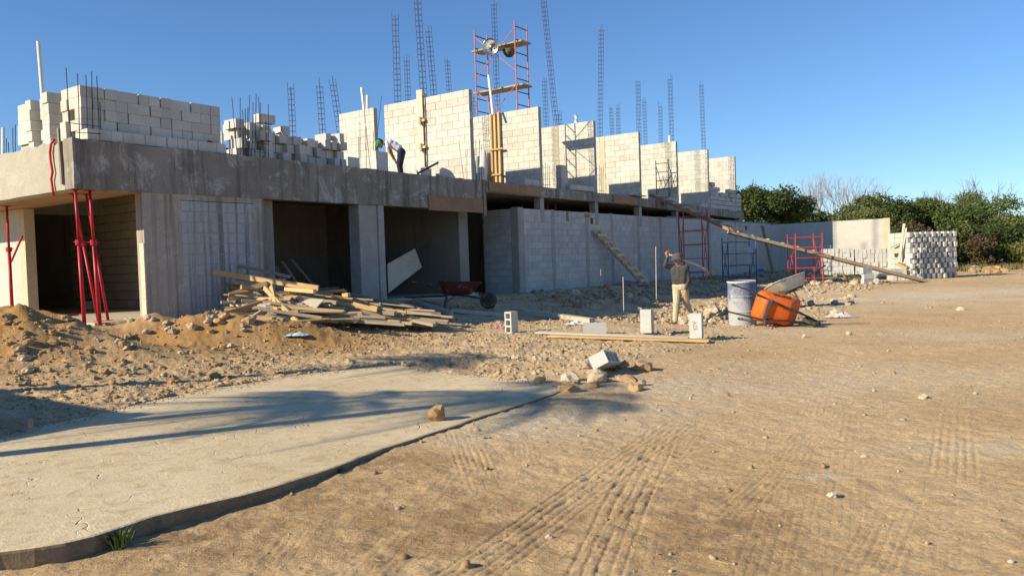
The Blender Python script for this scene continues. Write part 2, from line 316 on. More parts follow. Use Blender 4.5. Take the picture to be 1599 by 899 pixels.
def make_ground():
    th = np.concatenate([np.linspace(-180, -42, 40, endpoint=False), np.linspace(-42, 36, 800, endpoint=False), np.linspace(36, 180, 40, endpoint=False)])
    rr = np.concatenate([np.linspace(.3, 2.6, 14, endpoint=False), np.exp(np.linspace(math.log(2.6), math.log(12), 560, endpoint=False)), np.exp(np.linspace(math.log(12), math.log(48), 190, endpoint=False)), np.exp(np.linspace(math.log(48), math.log(2500), 60))])
    T, Rr = np.meshgrid(np.radians(th), rr); x = Rr * np.sin(T); y = Rr * np.cos(T)
    x = x.ravel(); y = y.ravel(); z = height(x, y); d = np.hypot(x, y)
    a = (x - P0.x) * U.x + (y - P0.y) * U.y; b = (x - P0.x) * V.x + (y - P0.y) * V.y
    tr = np.zeros_like(z)
    for (x0, y0, x1, y1, w, n, dep, ph) in TRACKS:
        L = math.hypot(x1 - x0, y1 - y0); dx, dy = (x1 - x0) / L, (y1 - y0) / L
        s = (x - x0) * dx + (y - y0) * dy; e = -(x - x0) * dy + (y - y0) * dx + .008 * np.sin(s * 1.7 + ph * 9)
        k = (np.abs(e) < w * .6) & (s > -.2) & (s < L + .2); s = s[k]; e = e[k]
        m = sstep(s, -.2, .25) * (1 - sstep(s, L - 1.2, L + .2)) * (1 - sstep(np.abs(e), w * .46, w * .58)) * np.clip(.62 + 1.1 * fbm(x[k] * 1.1, y[k] * 1.1, int(ph * 90), 3), .55 if dep > .012 else .12, 1.05)
        g = (e / w + .5) * n; gi = np.floor(g); gf = g - gi
        lug = .5 + .5 * np.sin(s * 2 * math.pi / .085 + gi * 2.4 + 4 * vnoise(x[k] * 7, y[k] * 7, 3)); wob = .16 * vnoise(s * 3, gi, 8)
        z[k] += m * dep * .62 * (.35 - np.exp(-((gf - .5 + wob) / .16) ** 2) * (.85 + .35 * lug)); tr[k] = np.maximum(tr[k], m)
    nr, nt = len(rr), len(th); i = np.arange(nr - 1)[:, None] * nt; j = np.arange(nt)[None, :]; j2 = (j + 1) % nt
    F = np.stack([i + j, i + j2, i + nt + j2, i + nt + j], -1).reshape(-1, 4)
    # centre cap
    vs = np.stack([x, y, z], 1); vs = np.vstack([vs, [[0, 0, float(hz(0, 0))]]]); c = len(vs) - 1
    tri = np.stack([np.full(nt, c), (np.arange(nt) + 1) % nt, np.arange(nt)], 1)
    me = bpy.data.meshes.new('ground'); me.vertices.add(len(vs)); me.vertices.foreach_set('co', vs.ravel())
    loops = np.concatenate([F[:, ::-1].ravel(), tri.ravel()]); me.loops.add(len(loops)); me.loops.foreach_set('vertex_index', loops.astype(np.int32))
    nq = len(F); me.polygons.add(nq + nt)
    me.polygons.foreach_set('loop_start', np.concatenate([np.arange(nq) * 4, nq * 4 + np.arange(nt) * 3]).astype(np.int32))
    me.polygons.foreach_set('use_smooth', np.ones(nq + nt, bool)); me.update(calc_edges=True); me.validate()
    rz = rough_zone(a, b)
    pale = np.zeros_like(z)
    for px, py, sx, sy, k in ((830, 660, 1.1, .6, 1), (960, 640, 1.2, .7, .8), (1090, 600, 1.6, 1.0, .7), (1300, 590, 2.5, 1.6, .45), (720, 690, .5, .3, .5), (1450, 465, 5, 2.6, .9), (1300, 460, 3, 1.5, .6), (1560, 520, 1.6, .8, .7), (1580, 690, .8, .25, .5), (1278, 738, .12, .08, 1.0), (1200, 515, 1.2, 1, .5)):
        p = onz(px, py, .05); pale = np.maximum(pale, k * np.exp(-((x - p.x) / sx) ** 2 - ((y - p.y) / sy) ** 2))
    ochre = np.zeros_like(z)
    for mx, my, s in ((-7.4, 11.4, 2.1), (-5.2, 12.6, 1.9), (-3.4, 13.0, 1.5), (-8.5, 10.5, 1.8)): ochre = np.maximum(ochre, np.exp(-((x - mx) ** 2 + (y - my) ** 2) / s ** 2))
    brown = np.zeros_like(z)
    for px, py, sx, sy in ((330, 840, .6, .5), (480, 790, .6, .5), (690, 830, .8, .6), (1120, 830, .5, .7), (600, 740, .5, .4)):
        p = onz(px, py, 0); brown = np.maximum(brown, np.exp(-((x - p.x) / sx) ** 2 - ((y - p.y) / sy) ** 2))
    p = onz(1480, 405, .2)
    grass = sstep(d, 42, 55) * 1.0 * sstep(x, 5, 12)
    for nm, arr in (('pale', pale), ('rough', rz), ('ochre', ochre), ('brown', brown), ('grass', grass)):
        at = me.attributes.new(nm, 'FLOAT', 'POINT'); at.data.foreach_set('value', np.append(arr, 0).astype(np.float32))
    t = NT('site_dirt'); v = t.coords('Position')
    A = {}
    for nm in ('pale', 'rough', 'ochre', 'brown', 'grass'):
        n = t.new('ShaderNodeAttribute'); n.attribute_name = nm; A[nm] = n.outputs['Fac']
    n1 = t.noise(v, .55, 7, .65, .4); n2 = t.noise(v, 4.5, 7, .7, .3); n3 = t.noise(v, 38, 6, .75); n4 = t.noise(v, 150, 3, .7)
    c = t.mix(t.ramp(n1, .33, .66), (.60, .41, .215), (.725, .52, .295))
    c = t.mix(t.math('MULTIPLY', t.ramp(n2, .45, .72), .6), c, (.45, .295, .145))
    c = t.mix(t.math('MULTIPLY', A['brown'], t.ramp(n2, .3, .6)), c, (.36, .23, .115))
    c = t.mix(t.math('MULTIPLY', A['rough'], t.ramp(n3, .42, .68)), c, (.64, .51, .33))
    c = t.mix(t.math('MULTIPLY', A['ochre'], t.ramp(n2, .15, .5)), c, (.43, .235, .08))
    pm = t.math('MULTIPLY', A['pale'], t.ramp(t.math('ADD', n2, t.math('MULTIPLY', n1, .5)), .5, .95))
    c = t.mix(pm, c, (.74, .65, .49))
    c = t.mix(t.math('MULTIPLY', t.ramp(n3, .30, .46), -1.0) if False else t.ramp(n3, .58, .36), c, t.mix(.38, c, (.20, .13, .07)))
    c = t.mix(t.ramp(n4, .60, .74), c, t.mix(.5, c, (.66, .58, .46)))
    c = t.mix(A['grass'], c, t.mix(t.ramp(n2, .3, .7), (.20, .17, .06), (.30, .24, .10)))
    t.bump(t.math('ADD', t.math('MULTIPLY', n2, .8), t.math('ADD', n3, t.math('MULTIPLY', n4, .45))), .75, .03)
    me.materials.append(t.done(c, .97, 0, .15))
    o = bpy.data.objects.new('ground', me); col.objects.link(o); structure(o)
make_ground()

# ------------------------------------------------------------------ driveway slab of stamped concrete
def make_drive():
    t = NT('stamped_concrete'); v = t.coords('Position')
    n1 = t.noise(v, .8, 6, .6, .4); n2 = t.noise(v, 6, 7, .7, .6); n3 = t.noise(v, 60, 4, .7)
    c = t.mix(t.ramp(n1, .3, .7), (.58, .455, .275), (.68, .55, .355)); c = t.mix(t.math('MULTIPLY', t.ramp(n2, .47, .70), .75), c, (.43, .305, .155)); c = t.mix(t.math('MULTIPLY', t.ramp(t.noise(v, 1.7, 6, .75, 1.2), .52, .72), .5), c, (.70, .585, .38))
    vo = t.new('ShaderNodeTexVoronoi', feature='DISTANCE_TO_EDGE'); vo.inputs['Scale'].default_value = 1.25
    wv = t.new('ShaderNodeVectorMath', operation='ADD'); ns = t.new('ShaderNodeTexNoise'); ns.inputs['Scale'].default_value = 3.5; t.link(v, ns.inputs['Vector'])
    sc = t.new('ShaderNodeVectorMath', operation='SCALE'); sc.inputs['Scale'].default_value = .55; t.link(ns.outputs['Color'], sc.inputs[0]); t.link(v, wv.inputs[0]); t.link(sc.outputs[0], wv.inputs[1]); t.link(wv.outputs[0], vo.inputs['Vector'])
    ck = t.ramp(vo.outputs['Distance'], .010, .0); ck = t.math('MULTIPLY', ck, t.ramp(t.noise(v, 1.9, 3), .47, .60))
    c = t.mix(t.math('MULTIPLY', ck, .4), c, (.26, .19, .11)); c = t.mix(t.ramp(n3, .62, .78), c, (.33, .25, .15))
    t.bump(t.math('SUBTRACT', t.math('ADD', t.math('MULTIPLY', n2, .8), t.math('MULTIPLY', n3, .25)), t.math('MULTIPLY', ck, .5)), .7, .02)
    m = t.done(c, .82, 0, .3)
    pts = []
    n = len(SLAB_POLY)
    for i in range(n):
        p = SLAB_POLY[i]; q = SLAB_POLY[(i + 1) % n]; L = (q - p).length; k = max(1, int(L / .12)) if i < len(SLAB_FRONT) - 1 or True else 1
        for j in range(k):
            w = p.lerp(q, j / k); jj = .010; pts.append((w.x + random.uniform(-jj, jj), w.y + random.uniform(-jj, jj)))
    mb = MB().prism(pts, -.22, SLABZ); mb.m = [0, 0] + [1] * len(pts); o = mb.build('driveway', [m, mottled('shaded_edge', (.20, .145, .085), (.28, .21, .13), 6, (.14, .10, .06), 30, .95, .5)]); structure(o)  # side faces coloured dark brown to deepen the shade on the slab edge
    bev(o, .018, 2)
make_drive()

# ------------------------------------------------------------------ loose stone
ICO = None
def ico():
    t = (1 + 5 ** .5) / 2
    v = np.array([(-1, t, 0), (1, t, 0), (-1, -t, 0), (1, -t, 0), (0, -1, t), (0, 1, t), (0, -1, -t), (0, 1, -t), (t, 0, -1), (t, 0, 1), (-t, 0, -1), (-t, 0, 1)]) / math.sqrt(1 + t * t)
    f = np.array([(0, 11, 5), (0, 5, 1), (0, 1, 7), (0, 7, 10), (0, 10, 11), (1, 5, 9), (5, 11, 4), (11, 10, 2), (10, 7, 6), (7, 1, 8), (3, 9, 4), (3, 4, 2), (3, 2, 6), (3, 6, 8), (3, 8, 9), (4, 9, 5), (2, 4, 11), (6, 2, 10), (8, 6, 7), (9, 8, 1)])
    return v, f
IV, IF = ico()
def stones_mesh(name, P, S, mats, mi=None):
    n = len(P); w = IV[None] * (1 + RNG.uniform(-.28, .28, (n, 12, 1))) * RNG.uniform(.65, 1.25, (n, 1, 3)) * S[:, None, None]
    w[..., 2] *= .72; an = RNG.uniform(0, 6.28, n); c, s = np.cos(an)[:, None], np.sin(an)[:, None]
    x = w[..., 0] * c - w[..., 1] * s; y = w[..., 0] * s + w[..., 1] * c
    co = np.stack([x, y, w[..., 2]], -1) + P[:, None, :]
    me = bpy.data.meshes.new(name); me.vertices.add(n * 12); me.vertices.foreach_set('co', co.ravel())
    fs = (IF[None] + (np.arange(n) * 12)[:, None, None]).reshape(-1, 3); me.loops.add(fs.size); me.loops.foreach_set('vertex_index', fs.ravel().astype(np.int32))
    me.polygons.add(len(fs)); me.polygons.foreach_set('loop_start', (np.arange(len(fs)) * 3).astype(np.int32)); me.update(calc_edges=True)
    for m in mats: me.materials.append(m)
    if mi is not None: me.polygons.foreach_set('material_index', np.repeat(mi, 20).astype(np.int32))
    return me
def scatter_gravel():
    def place(a0, a1, b0, b1, n, smin, smax, keep=None):
        a = RNG.uniform(a0, a1, n); b = RNG.uniform(b0, b1, n); x = P0.x + U.x * a + V.x * b; y = P0.y + U.y * a + V.y * b
        k = ~inpoly(x, y, SLAB_POLY) & (y > 2)
        if keep is not None: k &= keep(x, y, a, b)
        x, y = x[k], y[k]; s = smin * (smax / smin) ** (RNG.uniform(0, 1, len(x)) ** 2.6); return np.stack([x, y, height(x, y) + s * .22], 1), s
    patch = lambda f, lo: (lambda x, y, a, b: fbm(x * f, y * f, 31, 3) > lo)
    sets = [place(-16, 5, -8.9, -1.2, 20000, .007, .040, patch(.8, -.12)), place(-17, -2, -9, -4, 9000, .005, .02), place(-20, 6, -15, -8.6, 12000, .0025, .012, patch(.7, -.05)),
            place(-18, 2, -16, -9, 500, .012, .03), place(3, 26, -8, -.8, 5200, .02, .09, patch(.5, .0)), place(2, 40, -20, -7, 2500, .012, .05, patch(.3, .12)), place(-2, 5, -7.6, -4.4, 2600, .02, .085), place(1, 24, -4.2, -.6, 3000, .03, .13, patch(.6, -.05))]
    xs = np.interp(RNG.uniform(0, 1, 900), np.linspace(0, 1, len(SLAB_BACK)), [p.x for p in SLAB_BACK]); ys = np.interp((tt := RNG.uniform(0, 1, 900)), np.linspace(0, 1, len(SLAB_BACK)), [p.y for p in SLAB_BACK]); xs = np.interp(tt, np.linspace(0, 1, len(SLAB_BACK)), [p.x for p in SLAB_BACK])
    of = np.abs(RNG.normal(0, .16, 900)); xs = xs + of * .4; ys = ys - of; k = inpoly(xs, ys, SLAB_POLY); ss = RNG.uniform(.003, .012, k.sum()); sets.append((np.stack([xs[k], ys[k], np.full(k.sum(), SLABZ) + ss * .3], 1), ss))
    P = np.vstack([s[0] for s in sets]); S = np.concatenate([s[1] for s in sets])
    o = bpy.data.objects.new('gravel', stones_mesh('gravel', P, S, [M['stone'], M['clod']], (RNG.uniform(0, 1, len(P)) < np.where(P[:, 0] < -2, .75, .4)).astype(int))); col.objects.link(o); stuff(o)
    tag(o, 'loose limestone gravel and crumbs strewn over the dirt', 'gravel')
scatter_gravel()
def make_rocks():
    protos = []
    for i in range(10):
        me = bpy.data.meshes.new('rock'); bm_v, bm_f = IV * 1.0, IF
        # one subdivision for a craggier stone
        vs = [Vector(p) for p in bm_v]; fs = []; mid = {}
        def m_(i, j):
            k = (min(i, j), max(i, j))
            if k not in mid: mid[k] = len(vs); vs.append((vs[i] + vs[j]).normalized())
            return mid[k]
        for f in bm_f:
            a, b, c = map(int, f); x, y, z = m_(a, b), m_(b, c), m_(c, a); fs += [(a, x, z), (x, b, y), (z, y, c), (x, y, z)]
        q = Vector((random.uniform(-9, 9), random.uniform(-9, 9), 0))
        sx, sy, sz = random.uniform(.8, 1.3), random.uniform(.75, 1.1), random.uniform(.55, .85)
        vs = [Vector((p.x * sx, p.y * sy, p.z * sz)) * random.uniform(.66, 1.16) for p in vs]
        me.from_pydata(vs, [], fs); me.materials.append(M['stone'] if i < 6 else M['clod']); protos.append(me)
    def rock(p, s, label, group, kind=None, sink=.3):
        me = protos[kind if kind is not None else random.randrange(10)]
        o = inst('rock', me, None, (p.x, p.y, p.z + s * (.5 - sink)), (random.uniform(-.3, .3), random.uniform(-.3, .3), random.uniform(0, 6.28))); o.scale = (s, s, s)
        return tag(o, label, 'rock', group)
    # heaps
    def heap(n, pxr, pyr, smin, smax, label, group, kinds=None):
        for i in range(n):
            p = hit(random.uniform(*pxr), random.uniform(*pyr)); rock(p, random.uniform(smin, smax), label, group, random.choice(kinds) if kinds else None)
    heap(46, (0, 215), (495, 605), .03, .09, 'rough ochre clod on the dug earth mound at the left edge', 'clods on the left earth mound', [4, 6, 7, 8, 9])
    heap(34, (225, 395), (478, 520), .05, .12, 'pale stone on the earth mound below the stained wall', 'stones on the mound below the stained wall')
    heap(26, (170, 420), (530, 600), .035, .07, 'small stone on the bare earth behind the driveway', 'stones behind the driveway')
    heap(24, (1010, 1135), (470, 512), .08, .18, 'broken chunk of rubble around the walking worker', 'rubble chunks near the walking worker', [0, 1, 2, 3, 4, 5])
    heap(14, (880, 1005), (570, 612), .06, .13, 'stone in the little heap beside the tilted block', 'stones beside the tilted block')
    heap(10, (790, 900), (555, 605), .04, .08, 'stone on the earth spilling over the driveway end', 'stones at the driveway end')
    heap(18, (1500, 1575), (412, 427), .16, .32, 'boulder in the low row of stones beyond the block stack', 'boulders beyond the block stack', [3, 6, 7, 8, 9])
    heap(22, (840, 1010), (440, 485), .08, .2, 'chunk of rubble in the shade of the long block wall', 'rubble in the shade of the long wall')
    heap(16, (1185, 1330), (445, 500), .07, .16, 'lump of broken concrete near the orange wheelbarrow', 'lumps near the orange wheelbarrow', [0, 1, 2, 3])
    heap(14, (1270, 1420), (428, 446), .12, .25, 'stone at the foot of the plank ramp', 'stones at the ramp foot', [0, 1, 2, 3])
    p = onz(682, 656, SLABZ); o = rock(p, .088, 'lone squarish brown rock sitting on the driveway', None, 8, .1); o.location.z = SLABZ + .06; o.scale = (.085, .08, .10); o.rotation_euler = (0, 0, .2)
    for (x, y, s, l) in ((1441, 622, .05, 'small white stone alone on the right of the dirt road'), (635, 574, .07, 'small stone on the back edge of the driveway'), (548, 566, .10, 'rounded stone behind the driveway edge'), (1500, 485, .11, 'flat dark stone far out on the dirt road'), (858, 838, .022, 'small pale stone between the tyre tracks'), (1348, 714, .022, 'small dark-shadowed stone near the middle of the dirt road'),
                         (247, 478, .13, 'blocky ochre stone on top of the mound by the stained wall'), (318, 479, .12, 'pale round stone topping the mound left of the timber'), (1258, 527, .07, 'angular pale stone in front of the orange wheelbarrow'), (1325, 523, .07, 'whitish stone right of the orange wheelbarrow'), (1300, 778, .03, 'white pebble pair near the lower right of the road')):
        rock(hit(x, y), s, l, None, random.randrange(6))
make_rocks()
# ------------------------------------------------------------------ concrete blocks and block walls
_bm = {}
def box_mesh(dx, dy, dz, mat, name='block'):
    k = (round(dx, 3), round(dy, 3), round(dz, 3), mat)
    if k not in _bm:
        c = .004; mb = MB(); hx, hy, hzz = dx / 2, dy / 2, dz / 2
        vs = []; 
        for z, i in ((-hzz, c), (-hzz + c, 0), (hzz - c, 0), (hzz, c)):
            vs += [(-hx + i, -hy + i, z), (hx - i, -hy + i, z), (hx - i, hy - i, z), (-hx + i, hy - i, z)]
        fs = [(3, 2, 1, 0), (12, 13, 14, 15)] + [(4 * l + j, 4 * l + (j + 1) % 4, 4 * l + 4 + (j + 1) % 4, 4 * l + 4 + j) for l in range(3) for j in range(4)]
        _bm[k] = mb.add(vs, fs).mesh(name, M[mat])
    return _bm[k]
def runs(L, bl, half):
    s = -bl / 2 if half else 0.0; out = []
    while s < L - .02:
        a = max(s, 0); e = min(s + bl, L)
        if e - a > .06: out.append((a, e))
        elif out and L - out[-1][1] < .07: out[-1] = (out[-1][0], L)
        s += bl
    return out
def block_run(parent, a0, b0, z0, direc, L, n, ch, thick, mat, core='mortar', bl=.4, jt=.011, top=None, keep=None, phase=0, nocore=False, name='block', joined=None):
    """courses of blocks on a recessed mortar core; direc U runs along the facade, V into the building"""
    off = parent_world(parent); rz = ROTU if direc == 'U' else ROTU + math.pi / 2
    P = (lambda s, t, z: B(a0 + s, b0 + t, z)) if direc == 'U' else (lambda s, t, z: B(a0 + t, b0 + s, z))
    if not nocore:
        mb = MB(); q = .007
        if direc == 'U': mb.boxab(a0 + .004, a0 + L - .004, b0 + q, b0 + thick - q, z0, z0 + n * ch - .006)
        else: mb.boxab(a0 + q, a0 + thick - q, b0 + .004, b0 + L - .004, z0, z0 + n * ch - .006)
        mb.build('mortar_core', M[core], parent)
    for c in range(n):
        for (s, e) in runs(L, bl, (c + phase) % 2):
            if keep and not keep((s + e) / 2, c): continue
            w = round((e - s - jt) * 50) / 50 if e - s < bl - .01 else bl - jt
            p = P((s + e) / 2 + random.uniform(-.002, .002), thick / 2 + random.uniform(-.0025, .0025), z0 + (c + .5) * ch) - off
            if joined is not None:
                joined.box(p + off, (w, thick, ch - jt), Matrix.Rotation(rz, 3, 'Z')); continue
            inst(name, box_mesh(w, thick, ch - jt, mat), parent, p, (0, 0, rz))
def rough_box(name, mat, parent, a0, a1, b0, b1, z0, z1, cell=.18, amp=.008, topamp=.02, drop=None):
    """cast concrete member with slightly wavy faces and a ragged top edge"""
    na, nb, nz = max(1, int((a1 - a0) / cell)), max(1, int((b1 - b0) / cell)), max(1, int((z1 - z0) / cell))
    na, nb, nz = min(na, 140), min(nb, 60), min(nz, 14); mb = MB(); idx = {}
    def vid(i, j, k):
        key = (i, j, k)
        if key not in idx:
            a = a0 + (a1 - a0) * i / na; b = b0 + (b1 - b0) * j / nb; z = z0 + (z1 - z0) * k / nz
            r = random.uniform
            if i not in (0, na): a += r(-.02, .02)
            if j in (0, nb): b += r(-amp, amp)
            if i in (0, na): a += r(-amp, amp)
            if k == nz: z += r(-topamp, topamp * .6)
            if k == 0: z += r(-.004, .004)
            if drop: z += drop(a)
            idx[key] = len(mb.v); mb.v.append(tuple(B(a, b, z)))
        return idx[key]
    def quad(*q): mb.f.append(tuple(vid(*x) for x in q)); mb.m.append(0)
    for i in range(na):
        for k in range(nz): quad((i, 0, k), (i + 1, 0, k), (i + 1, 0, k + 1), (i, 0, k + 1)); quad((i + 1, nb, k), (i, nb, k), (i, nb, k + 1), (i + 1, nb, k + 1))
        for j in range(nb): quad((i, j, nz), (i + 1, j, nz), (i + 1, j + 1, nz), (i, j + 1, nz)); quad((i, j + 1, 0), (i + 1, j + 1, 0), (i + 1, j, 0), (i, j, 0))
    for j in range(nb):
        for k in range(nz): quad((0, j + 1, k), (0, j, k), (0, j, k + 1), (0, j + 1, k + 1)); quad((na, j, k), (na, j + 1, k), (na, j + 1, k + 1), (na, j, k + 1))
    return mb.build(name, M[mat], parent)
def pbox(name, mat, parent, *d, bevel=0): return MB().boxab(*d).build(name, M[mat], parent, bevel=bevel)

FLOOR = .6
bld = thing('building', B(-10.6, 0, 0), 'unfinished two-storey concrete building with open ground floor and bare slab edge', 'building')
rough_box('front_beam', 'beam', bld, -10.62, .55, 0, .3, 2.86, 3.70, .16, .006, .022)
rough_box('end_beam', 'beam_end', bld, -10.62, -10.32, .303, 14, 2.862, 3.70, .2, .006, .03)
pbox('roof_slab', 'beam', bld, -10.318, .55, .303, 14, 3.42, 3.68)
pbox('soffit_board', 'ply', bld, -10.315, -9.52, .305, 8.5, 2.868, 2.90)
pbox('ceiling_beam', 'ply', bld, -9.515, -9.3, .305, 8.5, 2.872, 3.415)
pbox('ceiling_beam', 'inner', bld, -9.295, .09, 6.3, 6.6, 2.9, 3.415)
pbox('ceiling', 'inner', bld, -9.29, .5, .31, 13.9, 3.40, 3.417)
pbox('floor_slab', 'floor', bld, -10.25, .5, .30, 14, .25, FLOOR)
# stained wall panel
sw = bpy.data.objects.new('stained_wall', None); col.objects.link(sw); sw.parent = bld; sw.location = B(-9.45, 0, .35) - bld.location
pbox('concrete_post', 'stained', sw, -9.45, -8.72, .012, .25, .3, 2.862)
pbox('concrete_post', 'stained', sw, -7.12, -6.88, .012, .25, .3, 2.862)
pbox('header', 'stained', sw, -8.718, -7.122, .016, .24, 2.755, 2.862)
block_run(sw, -8.722, .014, .35, 'U', 1.604, 12, .2, .2, 'stained_block', 'mortar', .40, .012)
pbox('sunlit_strip', 'wood_pale', bld, -9.482, -9.453, -.01, .13, .5, 1.96)  # pale strip standing in for the sunlit lower part of the post side
# columns and inner walls
pbox('column', 'column', bld, -4.2, -3.62, .05, .40, .3, 2.862, bevel=.01)
pbox('column', 'column', bld, -3.617, -3.42, .015, .40, .3, 2.862, bevel=.01)
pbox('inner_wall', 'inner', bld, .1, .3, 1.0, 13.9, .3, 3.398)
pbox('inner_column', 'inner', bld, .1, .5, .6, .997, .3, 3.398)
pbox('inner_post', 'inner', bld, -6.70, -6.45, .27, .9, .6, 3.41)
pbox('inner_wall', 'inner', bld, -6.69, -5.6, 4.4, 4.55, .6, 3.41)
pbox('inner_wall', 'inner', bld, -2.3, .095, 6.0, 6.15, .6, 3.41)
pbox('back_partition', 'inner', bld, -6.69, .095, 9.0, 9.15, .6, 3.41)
pbox('end_wall', 'plaster', bld, -9.45, -9.3, 4.80, 13.9, .6, 2.868)
pbox('wall_post', 'band', bld, -9.455, -9.25, 4.55, 4.797, .6, 2.866)
pbox('back_partition', 'inner', bld, -9.29, -6.9, 12.5, 12.65, .6, 3.41)
bw = bpy.data.objects.new('back_wall', None); col.objects.link(bw); bw.parent = bld; bw.location = B(-6.86, .3, .6) - bld.location
block_run(bw, -6.86, .30, .6, 'V', 2.9, 13, .21, .15, 'inner_block', 'mortar_dark', .4, .018)
pbox('concrete_post', 'inner', bw, -6.87, -6.71, 3.21, 3.55, .6, 3.4)
block_run(bw, -6.86, 3.56, .6, 'V', 4.4, 13, .21, .15, 'inner_block', 'mortar_dark', .4, .018, phase=1)
pbox('concrete_post', 'inner', bw, -6.87, -6.71, 7.97, 12.49, .6, 3.4)
# formwork panel at the right end of the beam
fp = MB().boxab(-1.84, .42, -.032, -.003, 2.80, 3.17).build('formwork_panel', M['ply'], bld)
pbox('formwork_post', 'wood_old', bld, .44, .56, -.05, -.004, 2.72, 3.72)
# the lower slab of the long row
drop = lambda a: -.018 * max(0, a - 9)
rough_box('row_slab', 'beam', bld, .552, 21.3, -.08, 8, 3.37, 3.69, .25, .006, .012, drop)
for a in (3.35, 6.75, 10.1, 13.5, 16.9, 20.9): MB().boxab(a, a + .22, .0, .22, 2.6, 3.37 + drop(a) - .004).build('row_column', M['column'], bld)
pbox('row_back_wall', 'inner', bld, .5, 21.3, 7.6, 7.75, .3, 3.2)
pbox('row_end_wall', 'column', bld, 21.1, 21.28, .16, 7.59, .3, 3.18)
for a in (3.4, 6.8, 10.2, 13.6, 17.0): pbox('row_cross_wall', 'inner', bld, a, a + .15, 1.8, 7.59, .3, 3.1)
for a0, a1 in ((.62, 2.1), (2.115, 3.2), (7.9, 9.7)): MB().boxab(a0, a1, -.125, -.086, 3.40 + drop(a0), 3.67 + drop(a1)).build('edge_board', M['ply'], bld)
MB().boxab(9.3, 10.2, -.25, .25, 3.70, 3.735).build('loose_deck_board', M['wood_old'], bld)
for a in (4.6, 5.1, 5.6, 8.2, 11.4, 12.6, 15.0): MB().tube([B(a, .9, .55), B(a + .05, .9, 3.34)], .03, 8).build('shoring_post', M['red_steel'], bld)

# ------------------------------------------------------------------ long ground-floor wall with its return
lw = thing('block_wall', B(2.13, 0, .3), 'long grey block wall with thin concrete posts running along the ground floor in shade', 'wall')
WZ, WN, WH = .40, 13, .2
posts = [toab(onB(x, 400, 0))[0] for x in (865, 918, 957, 998, 1033, 1062)]
edges = [2.42] + posts + [posts[-1] + 3.3, posts[-1] + 6.6, 25.6]
pbox('corner_post', 'column', lw, 2.13, 2.41, .002, .25, .3, 3.03)
rest = MB(); cnt = 0
for i in range(len(edges) - 1):
    s = edges[i] + (.1 if i else 0); e = edges[i + 1] - .1; far = s > 10.5
    block_run(lw, s, .004, WZ, 'U', e - s, WN, WH, .15, 'block_grey', 'mortar', phase=i, joined=rest if far else None)
    if i + 1 < len(edges) - 1: pbox('concrete_post', 'column', lw, edges[i + 1] - .095, edges[i + 1] + .095, .0, .16, .3, 3.0 + random.uniform(-.01, .02))
stuff(rest.build('far_blocks', M['block_grey'], lw))
block_run(lw, 2.135, .262, WZ, 'V', 1.05, WN, WH, .15, 'block_grey', 'mortar')
tw = MB().boxab(12.5, 25.4, -.02, .17, 3.003, 3.05).build('capping_strip', mottled('turquoise_paint', (.06, .25, .27), (.08, .30, .31), 3, None, 20, .6, .1), lw)
tw['label'] = 'turquoise strip on the wall top'
for x, y, w, h, m in ((886, 338, .12, .30, 'ply'), (917, 337, .34, .10, 'ply'), (924, 345, .14, .2, 'red_tray'), (1165, 356, .3, .2, 'red_tray')):
    a, b = toab(onB(x, y, 0)); z = onB(x, y, 0).z; MB().boxab(a - w / 2, a + w / 2, -.012, .001, z - h / 2, z + h / 2).build('paint_patch', M[m], lw)
fwl = thing('boundary_wall', B(25.9, -3, .2), 'white plastered boundary wall at the far end, half in sun', 'wall')
pbox('panel', 'plaster', fwl, 25.9, 26.05, -5.5, .3, .1, 2.97)
pbox('end_post', 'band', fwl, 25.88, 26.07, -5.82, -5.503, .1, 2.99)

# ------------------------------------------------------------------ upper partition walls
FIN = [3.41 * i for i in range(7)]
ords = ['tallest-looking block partition wall with a timber-clamped post, beside the bent worker', 'block partition wall with tall yellow formwork boards at its middle', 'block partition wall with a scaffold ladder frame leaning before it and a dark block pillar at its foot',
        'block partition wall with a yellowish concrete band at its left, next to an upright formwork board', 'block partition wall with a grey braced scaffold standing before it', 'plain block partition wall next to last in the row', 'farthest block partition wall of the row, behind the ragged block pile']
fin_objs = []
def fin_b(px, i): return toab(onA(px, 250, FIN[i]))[1]
bands = {0: fin_b(661, 0), 1: fin_b(777, 1), 2: fin_b(869, 2), 3: fin_b(941, 3)}
for i, a in enumerate(FIN):
    z0 = 3.70 + drop(a); n = 12; ch = (6.15 - z0) / n
    f = thing('partition_wall', B(a, 0, z0), ords[i], 'wall', 'block partition walls standing on the upper slab')
    L = 3.2; bb = bands.get(i)
    if bb is None: block_run(f, a, 0, z0, 'V', L, n, ch, .15, 'block', phase=i)
    else:
        block_run(f, a, 0, z0, 'V', bb - .11, n, ch, .15, 'block', phase=i); block_run(f, a, bb + .11, z0, 'V', L - bb - .11, n, ch, .15, 'block', phase=i + 1)
        pbox('tie_column', 'band', f, a - .004, a + .15, bb - .105, bb + .105, z0, 6.15 + (.12 if i == 0 else .0))
    fin_objs.append(f)
f0 = thing('partition_wall', B(0, 3.6, 3.7), 'narrow block wall piece left of the bent worker, pipes rising from its top', 'wall', 'block partition walls standing on the upper slab')
block_run(f0, 0, 3.62, 3.70, 'V', 1.5, 12, .204, .15, 'block')
